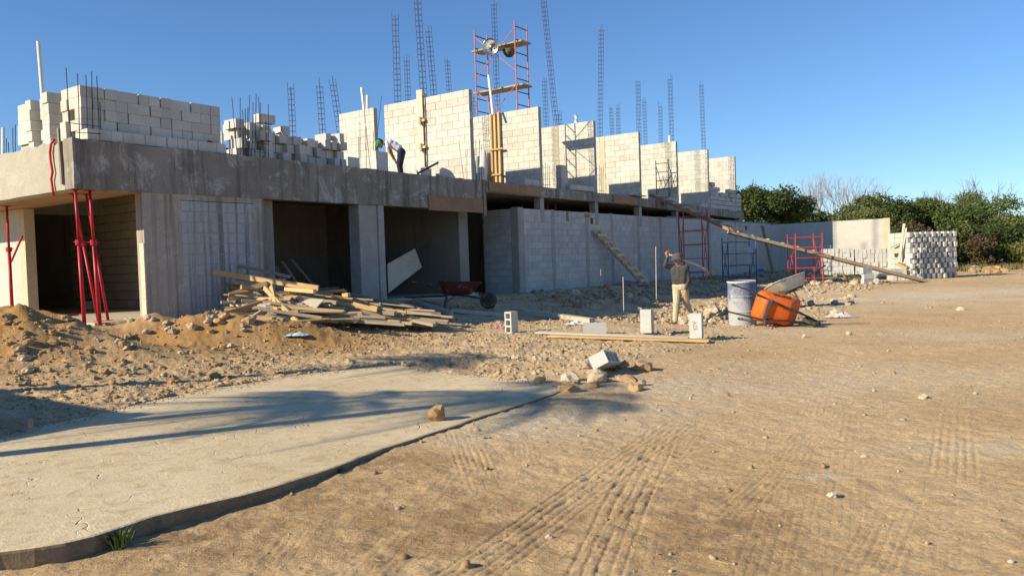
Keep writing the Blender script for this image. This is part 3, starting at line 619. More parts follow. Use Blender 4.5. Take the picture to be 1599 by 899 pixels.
# ragged wall at the far end
rg = thing('ragged_wall', B(17.5, .1, 3.5), 'ragged half-built block wall with stepped broken top at the far end', 'wall')
steps = [5, 6, 5, 3, 4, 4, 3, 5, 5, 4, 4]
block_run(rg, 17.3, .02, 3.72 + drop(19.3), 'U', 4.0, 7, .2, .2, 'block_grey', nocore=True, jt=.02, keep=lambda s, c: c < steps[min(10, int(s / .37))] and not (c == 2 and 2.3 < s < 2.8))
block_run(rg, 21.02, .24, 3.72 + drop(20), 'V', 1.5, 5, .2, .2, 'block_grey', nocore=True, jt=.02, keep=lambda s, c: c < 5 - s * 1.2)
# low block kerbs at the wall feet
for i in range(1, 7):
    a = FIN[i]; L = (1.0, 1.9, 0.8, .9, .9, .8)[i - 1]; z = 3.70 + drop(a)
    for k in range(int(L / .4)):
        o = inst('concrete_block', box_mesh(.385, .15, .19 if i != 2 else .17, 'block_grey'), None, B(a - .22 - k * .4, .09, z + .1), (0, 0, ROTU))
        tag(o, 'single grey block lying at the slab edge at the foot of a partition wall', 'block', 'blocks at the feet of the partition walls')

# ------------------------------------------------------------------ left site wall (throws the straight shadow on the drive)
_tip = onz(230, 645, SLABZ); q = Vector((_tip.x - 2.54 * 1.84, _tip.y - 2.54 * .845, 0)); aq, bq = toab(q)
sws = thing('side_wall', B(aq - 3, bq, 0), 'plain block wall beside the driveway just outside the left edge', 'wall')
MB().boxab(aq - 7, aq, bq - .1, bq + .1, -.1, 2.55).build('wall_body', M['block_grey'], sws); MB().boxab(aq - .2, aq, bq + .12, bq + 5, -.1, 2.6).build('wall_wing', M['block_grey'], sws); MB().boxab(aq - 7, aq + .02, bq - .12, bq + .12, 2.552, 2.64).build('coping', M['column'], sws)
NTH = ['first', 'second', 'third', 'fourth', 'fifth', 'sixth', 'seventh', 'eighth', 'ninth', 'tenth', 'eleventh', 'twelfth', 'thirteenth', 'fourteenth', 'fifteenth', 'sixteenth', 'seventeenth', 'eighteenth', 'nineteenth', 'twentieth', 'twenty-first', 'twenty-second', 'twenty-third', 'twenty-fourth']
# ------------------------------------------------------------------ loose blocks
def hollow_mesh(L, T, H, mat):
    k = ('hollow', L, T, H, mat)
    if k not in _bm:
        mb = MB(); s = T * .17; w = L * .075
        for y in (-1, 1): mb.box((0, y * (T - s) / 2, 0), (L, s, H))
        for i in range(4): mb.box((-L / 2 + w / 2 + i * (L - w) / 3, 0, 0), (w, T - 2 * s - .0004, H))
        _bm[k] = mb.mesh('concrete_block', M[mat])
    return _bm[k]
def block(me, p, rot, label, group=None): return tag(inst('concrete_block', me, None, p, rot), label, 'block', group)
HB = hollow_mesh(.4, .2, .182, 'block'); HBW = hollow_mesh(.4, .15, .2, 'block_white'); HB12 = hollow_mesh(.4, .118, .2, 'block_white')
# big stack at the building corner
lab, grp = 'cream block %s from the corner in the %s course of the neat stack front', 'blocks stacked on the slab corner'
for c in range(5):
    z = 3.71 + .093 + c * .187
    for i in range(13):
        b = .30 if c == 0 else .46 + random.uniform(-.014, .014)
        if c and (i + c) % 5 == 2:
            if i < 12: block(HB, B(-10.22 + i * .208 + .1, b + .0 - .1 + random.uniform(0, .02), z), (0, 0, ROTU + random.uniform(-.03, .03)), lab % (NTH[i], NTH[c]), grp)
            continue
        if c and i and (i + c) % 5 == 3: continue
        block(HB, B(-10.22 + i * .208 + random.uniform(-.01, .01), b, z), (0, 0, ROTU + math.pi / 2 + random.uniform(-.02, .02)), lab % (NTH[i], NTH[c]), grp)
    for j in range(5):
        for k in range(1):
            block(HB, B(-10.14 + k * .42 + random.uniform(-.03, .03) - (.08 if j == 1 else 0), .80 + .02 + j * .43 + random.uniform(-.01, .01), z - (.0 if j < 2 else 0)), (0, 0, ROTU + (math.pi / 2 if j in (2, 4) else 0) + random.uniform(-.03, .03)), 'cream block %s from the corner in the %s course, sunlit side of the neat stack' % (NTH[j + 1], NTH[c]), grp)
# untidy stack in the middle of the slab edge
lab, grp = 'block %s from left, %s up in the untidy heap on the slab edge', 'blocks in the untidy heap on the slab edge'
hts = [4, 4, 4, 4, 4, 4, 4, 3, 3, 3, 3, 3, 4, 4]
for i in range(14):
    for c in range(hts[i]):
        a = -7.0 + i * .205 + random.uniform(-.04, .04); b = .55 + random.uniform(-.05, .28) + (.1 if c > 2 else 0)
        if c == hts[i] - 1 and random.random() < .3: b += .25
        block(HB if random.random() < .6 else HBW, B(a, b, 3.715 + .1 + c * .2), (0, 0, ROTU + math.pi / 2 + random.uniform(-.12, .12)), lab % (NTH[i], NTH[c]), grp)
        if i < 12 and c < 2 and random.random() < .4: block(HBW, B(a, b + .45, 3.715 + .1 + c * .2), (0, 0, ROTU + random.uniform(-.3, .3)), 'block set back behind column %s, %s up in the untidy heap' % (NTH[i], NTH[c]), grp)
block(HB, B(-7.0 + 3.5 * .205, .62, 3.715 + .1 + .8), (0, 0, ROTU), 'cream block topping the untidy heap on the slab edge')
# blocks near the bent worker
for (x, b, n, l) in ((594, .95, 3, 'block in the small pillar right under the bent worker'), (549, 1.1, 2, 'grey block in the low pair left of the bent worker'), (662, .35, 1, 'grey hollow block with round holes right of the bent worker'), (690, .25, 1, 'white block at the slab edge carrying a bent steel bar')):
    a = toab(onB(x, 262, b))[0]
    for c in range(n): block(HBW, B(a, b, 3.81 + c * .2), (0, 0, ROTU + random.uniform(-.1, .1)), l, None if n == 1 else l[:30])
a = toab(onB(668, 262, .5))[0]; block(HBW, B(a, .62, 3.83), (.5, .3, ROTU + .7), 'tilted grey block leaning on another right of the bent worker')
a2 = toab(onB(905 - 28, 285, .3))[0]
for c in range(4): block(hollow_mesh(.4, .2, .2, 'block_grey'), B(a2, .28, 3.8 + c * .201), (0, 0, ROTU + random.uniform(-.05, .05)), 'grey block in the four-high pillar before the third partition wall', 'blocks in the four-high pillar')

# right-hand stack with saw-tooth faces
c0 = atY(1457, 433, 33.0); gz = hz(c0.x, c0.y); ang = rad(14)
ex = Vector((math.cos(ang), math.sin(ang), 0)); ey = Vector((-math.sin(ang), math.cos(ang), 0))
lab, grp = 'white block %s from the left in the %s course of the tall saw-toothed stack', 'blocks in the tall right-hand stack'
back = MB(); NC = 17; pit = .136; SH = .214
me12 = hollow_mesh(.4, .118, SH - .008, 'block_white'); meside = box_mesh(.39, .118, SH - .008, 'block_white')
for r in range(9):
    z = gz + SH / 2 + r * SH; end = r % 2 == 1 and r > 0
    for i in range(NC):
        if end and i >= NC - 3:
            if i == NC - 3: block(box_mesh(.40, .2, SH - .008, 'block_grey'), c0 + ex * ((i - NC / 2 + 1.5) * pit) + ey * .08 + Vector((0, 0, z)) - Vector((0, 0, c0.z)), (0, 0, ang), 'grey block laid lengthwise at the right end of the tall stack, %s course' % NTH[r], grp)
            continue
        off = (.055 if (i + r) % 2 else -.055) + random.uniform(-.03, .03)
        jut = -.10 if (i < 4 and r < 6) else 0
        p = c0 + ex * ((i - NC / 2 + .5) * pit + random.uniform(-.012, .012)) + ey * (.18 + off + jut); p.z = z
        block(meside, p, (0, 0, ang + math.pi / 2 + random.uniform(-.06, .06)), lab % (NTH[i], NTH[r]), grp)
    for k in range(2): back.box(c0 + ey * (.62 + k * .42) + Vector((0, 0, z - c0.z)), (NC * pit - .05, .4, SH - .01), Matrix.Rotation(ang, 3, 'Z'))
bo = stuff(single(back, 'stacked_blocks', M['block_white'], 'rows of white blocks behind the face of the tall right-hand stack', 'blocks'))
# pallet stacks against the boundary wall
PAL = MB()
def pallet(px, py, Y, cols, rows, deep, ang, lab, grp, me, pitch=.16, ch=.2, merge=False):
    p0 = atY(px, py, Y); g = hz(p0.x, p0.y); X = Vector((math.cos(ang), math.sin(ang), 0)); Yv = Vector((-math.sin(ang), math.cos(ang), 0))
    for r in range(rows):
        for i in range(cols):
            for k in range(deep):
                if k and i and r < rows - 1: continue
                p = p0 + X * (i * pitch + random.uniform(-.012, .012)) + Yv * (k * .41 + random.uniform(-.03, .03)); p.z = g + ch / 2 + r * ch
                if merge: PAL.box(p, (.4, .148, .195), Matrix.Rotation(ang + math.pi / 2 + random.uniform(-.05, .05), 3, 'Z')); continue
                block(me, p, (0, 0, ang + math.pi / 2 + random.uniform(-.05, .05)), lab, grp)
pallet(1283, 428, 36.5, 9, 6, 2, rad(-18), 'pale block in the shaded stack before the boundary wall', 'blocks in the shaded stack by the boundary wall', HBW, merge=True)
pallet(1338, 428, 36.0, 9, 6, 2, rad(-18), 'pale block in the half-lit stack at the end of the boundary wall', 'blocks in the half-lit stack by the boundary wall', HBW, merge=True)
pallet(1372, 430, 33.0, 7, 2, 2, rad(-10), 'white block in the low row between the ramp and the tall stack', 'blocks in the low row by the ramp', HBW)
pallet(1395, 434, 31.6, 5, 1, 2, rad(-10), 'white block in the lowest row beneath the leaning boards', 'blocks in the lowest row', HBW)
stuff(single(PAL, 'stacked_blocks', M['block_white'], 'pale blocks in the half-shaded stacks before the boundary wall', 'blocks'))
pt = atY(1290, 386, 36.7); block(HBW, Vector((pt.x, pt.y, hz(pt.x, pt.y) + 6 * .2 + .085)), (math.pi / 2, 0, rad(-18)), 'hollow block showing three holes on top of the shaded stack')
# pier of blocks carrying the ramp
pr = hit(1354, 444)
for c, (dx, rz_) in enumerate(((0, .3), (.04, .15), (-.03, .35))): block(HBW if c != 1 else hollow_mesh(.4, .15, .2, 'block_white'), Vector((pr.x + dx, pr.y, pr.z + .1 + c * .201)), (0, 0, rz_), 'white block in the three-high pier under the plank ramp', 'blocks in the ramp pier')
block(HBW, Vector((pr.x + .32, pr.y + .1, pr.z + .1)), (0, 0, 1.4), 'white block standing against the ramp pier')
for x, y, rz_ in ((1432, 430, .2), (1447, 433, 1.0)): p = hit(x, y); block(HBW, p + Vector((0, 0, .075)), (math.pi / 2, 0, rz_), 'white block lying at the foot of the tall stack', 'blocks at the foot of the tall stack')

# blocks on the open ground
def stand(x, y, me, rot, label, h):
    p = hit(x, y); return block(me, p + Vector((0, 0, h)), rot, label)
FB = hollow_mesh(.4, .15, .2, 'block')
stand(799, 519, FB, (0, rad(90), rad(52)), 'upright hollow block showing three square holes, left of the planks', .195)
bl = stand(929, 521, box_mesh(.4, .15, .2, 'block_grey'), (0, 0, rad(-4)), 'low grey block lying flat behind the ground planks', .095)
b2 = stand(1011, 523, box_mesh(.4, .15, .2, 'block_white'), (0, rad(90), rad(-28)), 'upright white block standing on the ground planks', .23)
b3 = stand(1088, 531, box_mesh(.4, .15, .2, 'block_white'), (0, rad(90), rad(-24)), 'upright white block with red lettering at the planks right end', .225)
tb = stand(945, 580, hollow_mesh(.4, .15, .2, 'block_grey'), (rad(62), rad(10), rad(62)), 'tilted hollow block propped on stones by the driveway end', .13)
p = hit(160, 476); block(FB, B(-7.2, 6.4, FLOOR + .1), (0, 0, ROTU - .3), 'block on the floor inside the open corner room')
def text_mesh(txt, size, depth=.002):
    cu = bpy.data.curves.new('lettering', 'FONT'); cu.body = txt; cu.size = size; cu.extrude = depth; cu.align_x = 'CENTER'; cu.align_y = 'CENTER'
    o = bpy.data.objects.new('tmp', cu); col.objects.link(o); bpy.context.view_layer.update()
    me = bpy.data.meshes.new_from_object(o.evaluated_get(bpy.context.evaluated_depsgraph_get())); bpy.data.objects.remove(o); return me
redpaint = mottled('red_marker', (.55, .05, .06), (.48, .05, .06), 9, None, 40, .7, .1)
tm = text_mesh('AZE', .085); tm.materials.append(redpaint)
lt = inst('lettering', tm, b3, (0, -.0755, -.01), (rad(90), rad(-8), 0)) # reads up the face

# ------------------------------------------------------------------ timber
def plank(p, q, w, t, mat, label=None, group=None, upv=(0, 0, 1), roll=0.0, name='plank', parent=None, cat='plank'):
    p = Vector(p); q = Vector(q); d = q - p; L = d.length; x = d.normalized(); y = Vector(upv).cross(x)
    if y.length < 1e-3: y = Vector((0, 1, 0)).cross(x)
    y.normalize(); z = x.cross(y); R_ = Matrix((x, y, z)).transposed() @ Matrix.Rotation(roll, 3, 'X')
    mb = MB().box((0, 0, 0), (L, w, t))
    for i, v in enumerate(mb.v): mb.v[i] = (v[0] + random.uniform(-.008, .008), v[1] + random.uniform(-.004, .004), v[2])
    o = bpy.data.objects.new(name, mb.mesh(name, M[mat])); col.objects.link(o)
    c = (p + q) / 2
    if parent: o.parent = parent; c = c - parent_world(parent)
    o.matrix_local = Matrix.Translation(c) @ R_.to_4x4() if not parent else Matrix.Translation(c) @ R_.to_4x4()
    o.modifiers.new('edge', 'BEVEL').width = .004
    if label: tag(o, label, cat, group)
    return o
HEAPDY = 0.0
def ppx(x0, y0, Y0, x1, y1, Y1, w, t, mat, label=None, group=None, roll=0.0):
    if Y0 < 18 and x0 < 760: k_ = min(1, max(-.9, (600 - (x0 + x1) / 2) / 120)); Y0 += HEAPDY * k_; Y1 += HEAPDY * k_
    return plank(atY(x0, y0, Y0), atY(x1, y1, Y1), w, t, mat, label, group, roll=roll)
TG = 'boards in the scrap timber heap'; HEAPDY = -1.05
ppx(333, 425, 16.2, 497, 450, 15.7, .05, .10, 'wood', 'long bright beam lying across the top of the scrap timber heap')
ppx(366, 413, 16.9, 452, 432, 16.5, .10, .05, 'wood_old', 'dark board behind the top beam of the timber heap')
ppx(446, 451, 15.8, 492, 455, 15.5, .10, .07, 'wood', 'short bright block of wood below the end of the top beam')
ppx(358, 461, 15.7, 417, 442, 15.9, .05, .09, 'wood', 'board slanting up at the left of the timber heap')
ppx(357, 461, 15.6, 392, 456, 15.8, .05, .06, 'wood', 'left-poking board, second from the top of the timber heap')
ppx(356, 468, 15.6, 400, 460, 15.9, .05, .06, 'wood_pale', 'left-poking pale board in the middle of the timber heap')
ppx(345, 472, 15.6, 388, 474, 15.9, .06, .05, 'wood_pale', 'greyish board poking out lowest at the left of the timber heap')
ppx(424, 446, 15.35, 433, 488, 15.0, .11, .045, 'wood', 'short wide board leaning upright against the front of the timber heap', roll=rad(75))
ppx(413, 449, 15.4, 465, 503, 14.7, .05, .09, 'wood', 'bright beam leaning steeply down the front of the timber heap')
ppx(348, 491, 14.9, 424, 468, 15.6, .05, .09, 'wood', 'bright beam slanting down to the left at the foot of the timber heap')
ppx(392, 498, 14.8, 428, 474, 15.4, .05, .08, 'wood_pale', 'short beam below the slanting one at the foot of the timber heap')
ppx(404, 503, 14.8, 424, 506, 14.6, .05, .05, 'wood', 'stub of bright wood on the earth before the timber heap')
ppx(408, 494, 15.1, 452, 489, 15.4, .06, .05, 'wood', 'low board under the upright one of the timber heap')
ppx(405, 452, 16.0, 376, 448, 15.6, .05, .09, 'wood', 'propped stick under the top beam at the left', roll=.4)
sh = MB().add([atY(466, 466, 14.6), atY(506, 467, 14.4), atY(494, 480, 14.0), atY(470, 480, 14.1)], [(0, 3, 2, 1)]); sh.add([Vector(v) - Vector((0, 0, .018)) for v in sh.v[:4]], [(0, 1, 2, 3)])
sh.f += [(0, 1, 5, 4), (1, 2, 6, 5), (2, 3, 7, 6), (3, 0, 4, 7)]; sh.m += [0] * 4
single(sh, 'plywood_sheet', M['wood_pale'], 'pale rectangular plywood offcut lying on the timber heap', 'plywood')
ppx(540, 459, 16.0, 642, 480, 15.6, .10, .07, 'wood_old', 'long dark beam with sunlit end at the right of the timber heap')
ppx(540, 472, 15.3, 590, 483, 15.0, .06, .10, 'wood', 'bright beam with a shadow stripe low in the timber heap')
ppx(592, 483, 15.2, 612, 488, 15.0, .06, .08, 'wood', 'bright beam end beside the striped one')
ppx(536, 461, 15.4, 545, 460, 15.1, .05, .07, 'wood', 'sawn beam end peeping from the middle of the timber heap')
for i in range(125):
    u = random.random() ** 1.5; x = 385 + 290 * u; top = 432 + 52 * u; y = random.uniform(top + 4, 503); L = random.uniform(40, 120) + 60 * u
    Y = 16.35 - (y - 455) * .034 + random.uniform(-.25, .25); sl_ = random.uniform(-.10, .16) if u < .45 else random.uniform(.05, .15)
    ppx(max(350, x - L / 2), y - L * sl_ / 2, Y + random.uniform(-.3, .35), min(x + L / 2, random.uniform(640, 735)), min(y + L * sl_ / 2, 507), Y + random.uniform(-.4, .2), random.choice((.05, .08, .1, .14)), random.choice((.03, .05, .07)), random.choice(('wood', 'wood', 'wood_old', 'wood_old', 'wood_pale') if u < .5 else ('wood', 'wood_old', 'wood_old')), 'loose board buried in the scrap timber heap', TG, roll=random.uniform(-.3, .3))
# log beyond the heap
lg = MB().tube([atY(645, 470, 17.3), atY(676, 481, 16.9), atY(703, 490, 16.6), atY(708, 505, 16.4)], [.06, .07, .075, .06], 10)
single(lg, 'log', M['bark_pale'], 'crooked log lying at the right end of the timber heap', 'log', smooth=True)
pa, pb = hit(706, 489), hit(800, 496); plank(pa + Vector((0, 0, .06)), pb + Vector((0, 0, .05)), .1, .08, 'wood_pale', 'dusty beam on the ground between the log and the hollow block')
pa, pb = hit(800, 487), hit(925, 503); plank(pa + Vector((0, 0, .07)), pb + Vector((0, 0, .05)), .16, .10, 'wood_pale', 'thick pale beam lying behind the hollow block')
# planks on the ground under the blocks
pa, pb = hit(840, 523), hit(1076, 530); plank(pa + Vector((0, 0, .05)), pb + Vector((0, 0, .04)), .26, .03, 'wood_pale', 'wide grey plank on the ground carrying two blocks')
pa, pb = hit(857, 528), hit(1108, 535); plank(pa + Vector((0, 0, .04)), pb + Vector((0, 0, .03)), .2, .04, 'wood', 'yellowish plank on the ground in front of the wide grey one')
# inside the dark bay: leaning panel and boards
pl = MB(); A_, B_, C_, D_ = [onB(x, y, b) for x, y, b in ((605, 412, 1.2), (648, 388, 1.5), (659, 417, 1.45), (607, 457, .9))]
pl.add([A_, B_, C_, D_], [(0, 3, 2, 1)]); nrm = (B_ - A_).cross(D_ - A_).normalized() * .02; pl.add([v + nrm for v in (A_, B_, C_, D_)], [(0, 1, 2, 3)]); pl.f += [(0, 1, 5, 4), (1, 2, 6, 5), (2, 3, 7, 6), (3, 0, 4, 7)]; pl.m += [0] * 4
single(pl, 'panel_board', M['wood_pale'], 'large pale panel board leaning askew in the dark bay', 'board')
for (x0, y0, b0, x1, y1, b1, w) in ((411, 400, .5, 424, 452, .5, .14), (440, 408, 2.2, 478, 462, 1.4, .08), (430, 415, 2.0, 452, 466, 1.2, .1), (455, 405, 2.4, 500, 458, 1.6, .08)):
    plank(onB(x0, y0, b0), onB(x1, y1, b1), w, .03, 'wood_old', 'dark board leaning inside the first dark bay', 'boards leaning inside the first dark bay')
for i in range(9):
    a = random.uniform(-6.3, -4.6); b = random.uniform(.6, 2.2); plank(B(a - .9, b, FLOOR + .03 + i * .035), B(a + 1.2, b + random.uniform(-.5, .5), FLOOR + .06 + i * .035), .15, .03, 'wood_old', 'board in the low pile on the dark bay floor', 'boards on the dark bay floor')
# boards on the wall end at right
ppx(1404, 409, 31.5, 1412, 349, 32.2, .10, .03, 'wood_pale', 'long pale board leaning upright beside the tall white stack'); ppx(1410, 409, 31.6, 1415, 356, 32.4, .07, .03, 'wood_pale', 'second thinner board leaning beside the tall white stack')
ppx(1390, 386, 33.5, 1408, 378, 33.0, .10, .05, 'wood_pale', 'stubby board slanting behind the leaning boards'); ppx(1390, 393, 33.4, 1406, 391, 33.2, .2, .2, 'wood_pale', 'wooden crate end behind the leaning boards')
ppx(1402, 412, 31.2, 1418, 419, 30.9, .28, .12, 'wood', 'yellow wood offcut on the low block row')

# ------------------------------------------------------------------ ramp of planks with cleats
r_top = onB(1034, 319, -.02); r_top = B(toab(r_top)[0], -.0, 3.72 + drop(toab(r_top)[0])); r_mid = atY(1153, 366, 29.6); r_bot = hit(1444, 441) + Vector((0, 0, .05))
rampA = thing('plank_ramp', (r_mid + r_bot) / 2, 'long plank ramp with cleats sloping from the blue scaffold down to the dirt', 'ramp')
rampB = thing('plank_ramp', (r_mid + r_top) / 2, 'upper plank ramp running from the slab edge to the blue scaffold', 'ramp')
for par, p, q, n in ((rampA, r_mid + (r_mid - r_bot).normalized() * .4, r_bot, 13), (rampB, r_top + (r_top - r_mid).normalized() * .4 + Vector((0, 0, .06)), r_mid + Vector((0, 0, .08)), 9)):
    d = (q - p).normalized(); sd_ = Vector((0, 0, 1)).cross(d).normalized()
    for k in (-1, 1): plank(p + sd_ * .15 * k, q + sd_ * .15 * k, .28, .11, 'wood_old' if par is rampA else 'ply', parent=par, name='deck_plank')
    for i in range(n):
        c = p.lerp(q, (i + .6) / n) + Vector((0, 0, .075)); plank(c - sd_ * .3, c + sd_ * .3, .05, .04, 'wood_pale', parent=par, name='cleat')
# ------------------------------------------------------------------ ladder on the shaded wall
lt_, lb_ = onB(933, 360, -.1), hit(985, 442); lt2, lb2 = onB(941, 361, -.1), hit(993, 443)
ld = thing('ladder', (lb_ + lb2) / 2, 'rough wooden ladder leaning on the long shaded wall', 'ladder')
lt_ = B(*toab(lt_), lt_.z); la = toab(lt_)[0]; zt = lt_.z; ab_ = toab(lb_)
topc = B(la, -.06, zt); foot = B(la + 1.7, -1.0, hz(*B(la + 1.7, -1.0).xy)); sdv = U * .5
for k in (-.5, .5): plank(topc + sdv * k, foot + sdv * k, .06, .10, 'wood', parent=ld, name='rail')
for i in range(8): c = topc.lerp(foot, (i + .7) / 8.2); plank(c - sdv * .62 - V * .06, c + sdv * .62 - V * .06, .04, .10, 'wood_pale', parent=ld, name='rung')
# ------------------------------------------------------------------ rebar cages, bars, pipes
cages = [(454, 135, 457, 205, 27), (499, 132, 504, 210, 27), (519, 130, 526, 175, 27), (617, 27, 621, 152, 26), (635, 93, 637, 148, 33), (650, -25, 661, 140, 25), (669, 47, 677, 142, 29), (698, 93, 701, 135, 35), (740, 150, 740, 180, 37), (771, 5, 777, 170, 32), (846, -20, 868, 190, 31), (850, 125, 853, 195, 36), (873, 177, 874, 192, 33),
         (939, 45, 937, 213, 33.5), (954, 168, 956, 210, 42), (965, 168, 966, 212, 42), (996, 125, 998, 208, 36.5), (1006, 158, 1008, 222, 44), (1031, 165, 1032, 218, 44), (1046, 122, 1049, 218, 37), (1095, 132, 1099, 232, 40)]
for i, (x0, y0, x1, y1, Y) in enumerate(sorted(cages)):
    t = atY(x0, y0, Y); b = atY(x1, y1, Y); d = (t - b).normalized(); k = (b.z - 3.66) / d.z; b = b - d * k
    size = 'tall' if t.z > 8.6 else 'short' if t.z < 7.0 else 'thin'
    o = thing('rebar_cage', b, '%s rebar column cage against the sky, %s from the left' % (size, NTH[i]), 'rebar cage', 'rebar column cages rising above the walls')
    w = .072; s = U * w; q = V * w
    for sx, sy in ((1, 1), (1, -1), (-1, 1), (-1, -1)):
        MB().tube([b + s * sx + q * sy, t + s * sx + q * sy + Vector((0, 0, random.uniform(-.1, .25)))], .0075, 5).build('bar', M['rebar'], o)
    mb = MB(); L = (t - b).length; n = int(L / .17)
    for j in range(max(0, n - 30), n):
        c = b + d * (L * (j + .5) / n); P_ = [c + s * sx + q * sy for sx, sy in ((1, 1), (1, -1), (-1, -1), (-1, 1))]
        for m in range(4): mb.tube([P_[m], P_[(m + 1) % 4]], .0055, 4, caps=False)
    stuff(mb.build('ties', M['rebar'], o))
def bars(label, pts, b0, zbase=3.66, ties=None, name='rebar_bundle'):
    base = onB(pts[0][2], pts[0][3], b0)
    o = thing(name, B(toab(base)[0], b0, zbase), label, 'rebar')
    for (x0, y0, x1, y1) in pts:
        bb = b0 + random.uniform(-.06, .06); t = onB(x0, y0, bb); b = onB(x1, y1, bb)
        if b.z > zbase: d = (t - b).normalized(); b = b - d * ((b.z - zbase) / d.z)
        MB().tube([b, b.lerp(t, .5) + Vector((random.uniform(-.01, .01), 0, 0)), t], .0075, 5).build('bar', M['rebar'], o)
    if ties:
        for (xa, ya, xb, yb) in ties: MB().tube([onB(xa, ya, b0 - .07), onB(xb, yb, b0 - .07)], .006, 5).build('tie', M['rebar'], o)
bars('starter bars standing in front of the neat block stack on the corner', [(103, 106, 111, 210), (121, 115, 124, 210), (134, 117, 136, 208), (143, 112, 145, 208), (151, 119, 155, 208), (156, 160, 158, 210)], .16, ties=[(108, 192, 157, 198), (108, 206, 158, 209)])
bars('loose bunch of starter bars rising at the untidy block heap', [(362, 152, 370, 240), (375, 152, 375, 238), (379, 172, 380, 238), (383, 170, 384, 240), (387, 168, 386, 238), (390, 149, 388, 236), (395, 160, 393, 240), (400, 147, 398, 240), (404, 152, 406, 240), (407, 160, 406, 238), (415, 188, 415, 240), (419, 163, 419, 244)], .22, ties=[(395, 222, 420, 226), (396, 236, 420, 240)])
bars('thin bars standing before the narrow wall piece', [(562, 190, 562, 262), (566, 140, 578, 262), (571, 196, 572, 264), (596, 150, 583, 262), (583, 205, 584, 262), (560, 215, 561, 262)], 1.5)
bars('starter bars at the left foot of the second partition wall', [(738, 222, 741, 283), (743, 218, 744, 283), (749, 217, 749, 284), (752, 225, 752, 284)], .55, ties=[(737, 272, 753, 271)])
bars('starter bars at the left foot of the third partition wall', [(848, 258, 849, 296), (852, 255, 852, 296), (855, 256, 855, 297), (858, 258, 858, 297)], .5, ties=[(846, 288, 860, 289)])
bars('starter bars at the left foot of the fourth partition wall', [(932, 262, 933, 303), (936, 258, 936, 304), (939, 262, 939, 304), (942, 260, 942, 304)], .5, ties=[(930, 297, 944, 298)])
bars('starter bars standing on the slab at the far left edge', [(24, 195, 24, 240), (13, 222, 14, 240), (10, 216, 10, 240), (20, 200, 21, 240)], 3.3)
for (x0, y0, x1, y1, b, r, l) in ((60, 65, 67, 155, 1.6, .035, 'tall white plastic pipe standing behind the neat block stack'), (333, 177, 336, 225, .8, .025, 'thin white pipe right of the neat block stack'), (346, 205, 347, 232, .8, .03, 'short white pipe beside the red hose'), (565, 137, 569, 172, 3.9, .05, 'tall white pipe stub above the narrow wall piece'), (574, 149, 574, 172, 3.9, .05, 'short white pipe stub above the narrow wall piece'), (5, 200, 5, 240, 3.3, .03, 'white pipe at the far left edge of the slab'), (900, 180, 900, 192, 3.2, .06, 'white pipe stub above the third partition wall'), (1046, 212, 1046, 220, 3.3, .06, 'white pipe stub above the fifth partition wall')):
    a0 = 0
    if b > 3.5 and x0 > 500: p, q = onA(x1, y1, .3), onA(x0, y0, .3); q = Vector((p.x, p.y, q.z)) + (q - p) * .5 * Vector((1, 1, 0)) if False else q
    elif x0 in (900, 1046): i = 2 if x0 == 900 else 4; p, q = onA(x1, y1, FIN[i] + .3), onA(x0, y0, FIN[i] + .3)
    else: p, q = onB(x1, y1, b), onB(x0, y0, b)
    d = (q - p).normalized(); zb = 3.66; p = p - d * ((p.z - zb) / d.z)
    mb = MB().tube([p, q], r, 10); single(mb, 'pipe', M['pvc'], l, 'pipe', 'white plastic pipes on the slab', smooth=False)
# red corrugated hose hanging at the corner and a stick
he = -10.66
hs = [(85, 218), (80, 224), (78, 238), (79, 252), (82, 268), (80, 280), (82, 294), (84, 306)]
pts = [onA(x, y, he) for x, y in hs]
single(MB().tube(pts, .022, 8), 'hose', M['plastic_red'], 'red hose hanging down the sunlit slab end at the corner', 'hose', smooth=True)
plank(onA(91, 200, -10.645), onA(97, 288, -10.645), .06, .035, 'wood_old', 'upright stick nailed to the sunlit slab end beside the red hose', upv=U)
hp = [onB(x, y, .25) for x, y in ((325, 220), (329, 226), (336, 228), (345, 234), (356, 232))]
single(MB().tube(hp, [.03, .07, .03, .025, .02], 8), 'hose', M['plastic_red'], 'red hose coiled on the slab edge right of the neat stack', 'hose', smooth=True)
# ------------------------------------------------------------------ formwork on the partition walls
bb = bands[0]; f = thing('column_formwork', B(-.06, bb, 3.7), 'pale board clamped with iron ties on the first partition wall', 'formwork')
plank(B(-.025, bb + .03, 3.75), B(-.025, bb + .03, 6.38), .22, .035, 'wood_pale', parent=f, name='form_board', upv=U)
MB().tube([B(-.055, bb - .125, 3.72), B(-.055, bb - .125, 6.2)], .022, 6).build('steel_bar', M['rebar'], f)
for z in (4.05, 4.75, 5.5): MB().bar(B(-.07, bb - .17, z), B(-.07, bb + .08, z), .05, .07).build('clamp', M['wood'], f); MB().bar(B(-.1, bb - .03, z - .12), B(-.1, bb - .03, z + .1), .05, .05, upv=U).build('wedge', M['wood_old'], f)
a1_ = FIN[1]; bb = bands[1]; f = thing('column_formwork', B(a1_ - .1, bb, 3.7), 'tall yellow upright boards with cross battens on the second partition wall', 'formwork')
for db, w in ((.16, .07), (.02, .08), (-.14, .08)): plank(B(a1_ - .06, bb + db, 3.7), B(a1_ - .06, bb + db, 6.16), w, .07, 'wood', parent=f, name='form_board', upv=U)
for z in (4.2, 5.0): plank(B(a1_ - .12, bb - .3, z), B(a1_ - .12, bb + .32, z), .06, .05, 'wood', parent=f, name='batten', upv=U)
sk = MB().tube([B(a1_ - .25, bb + .42, 3.7), B(a1_ - .22, bb + .42, 4.4), B(a1_ - .2, bb + .42, 5.0)], [.13, .14, .10], 10); single(sk, 'column_tube', M['pvc'], 'white wrapped tube standing left of the yellow formwork boards', 'tube', smooth=True)
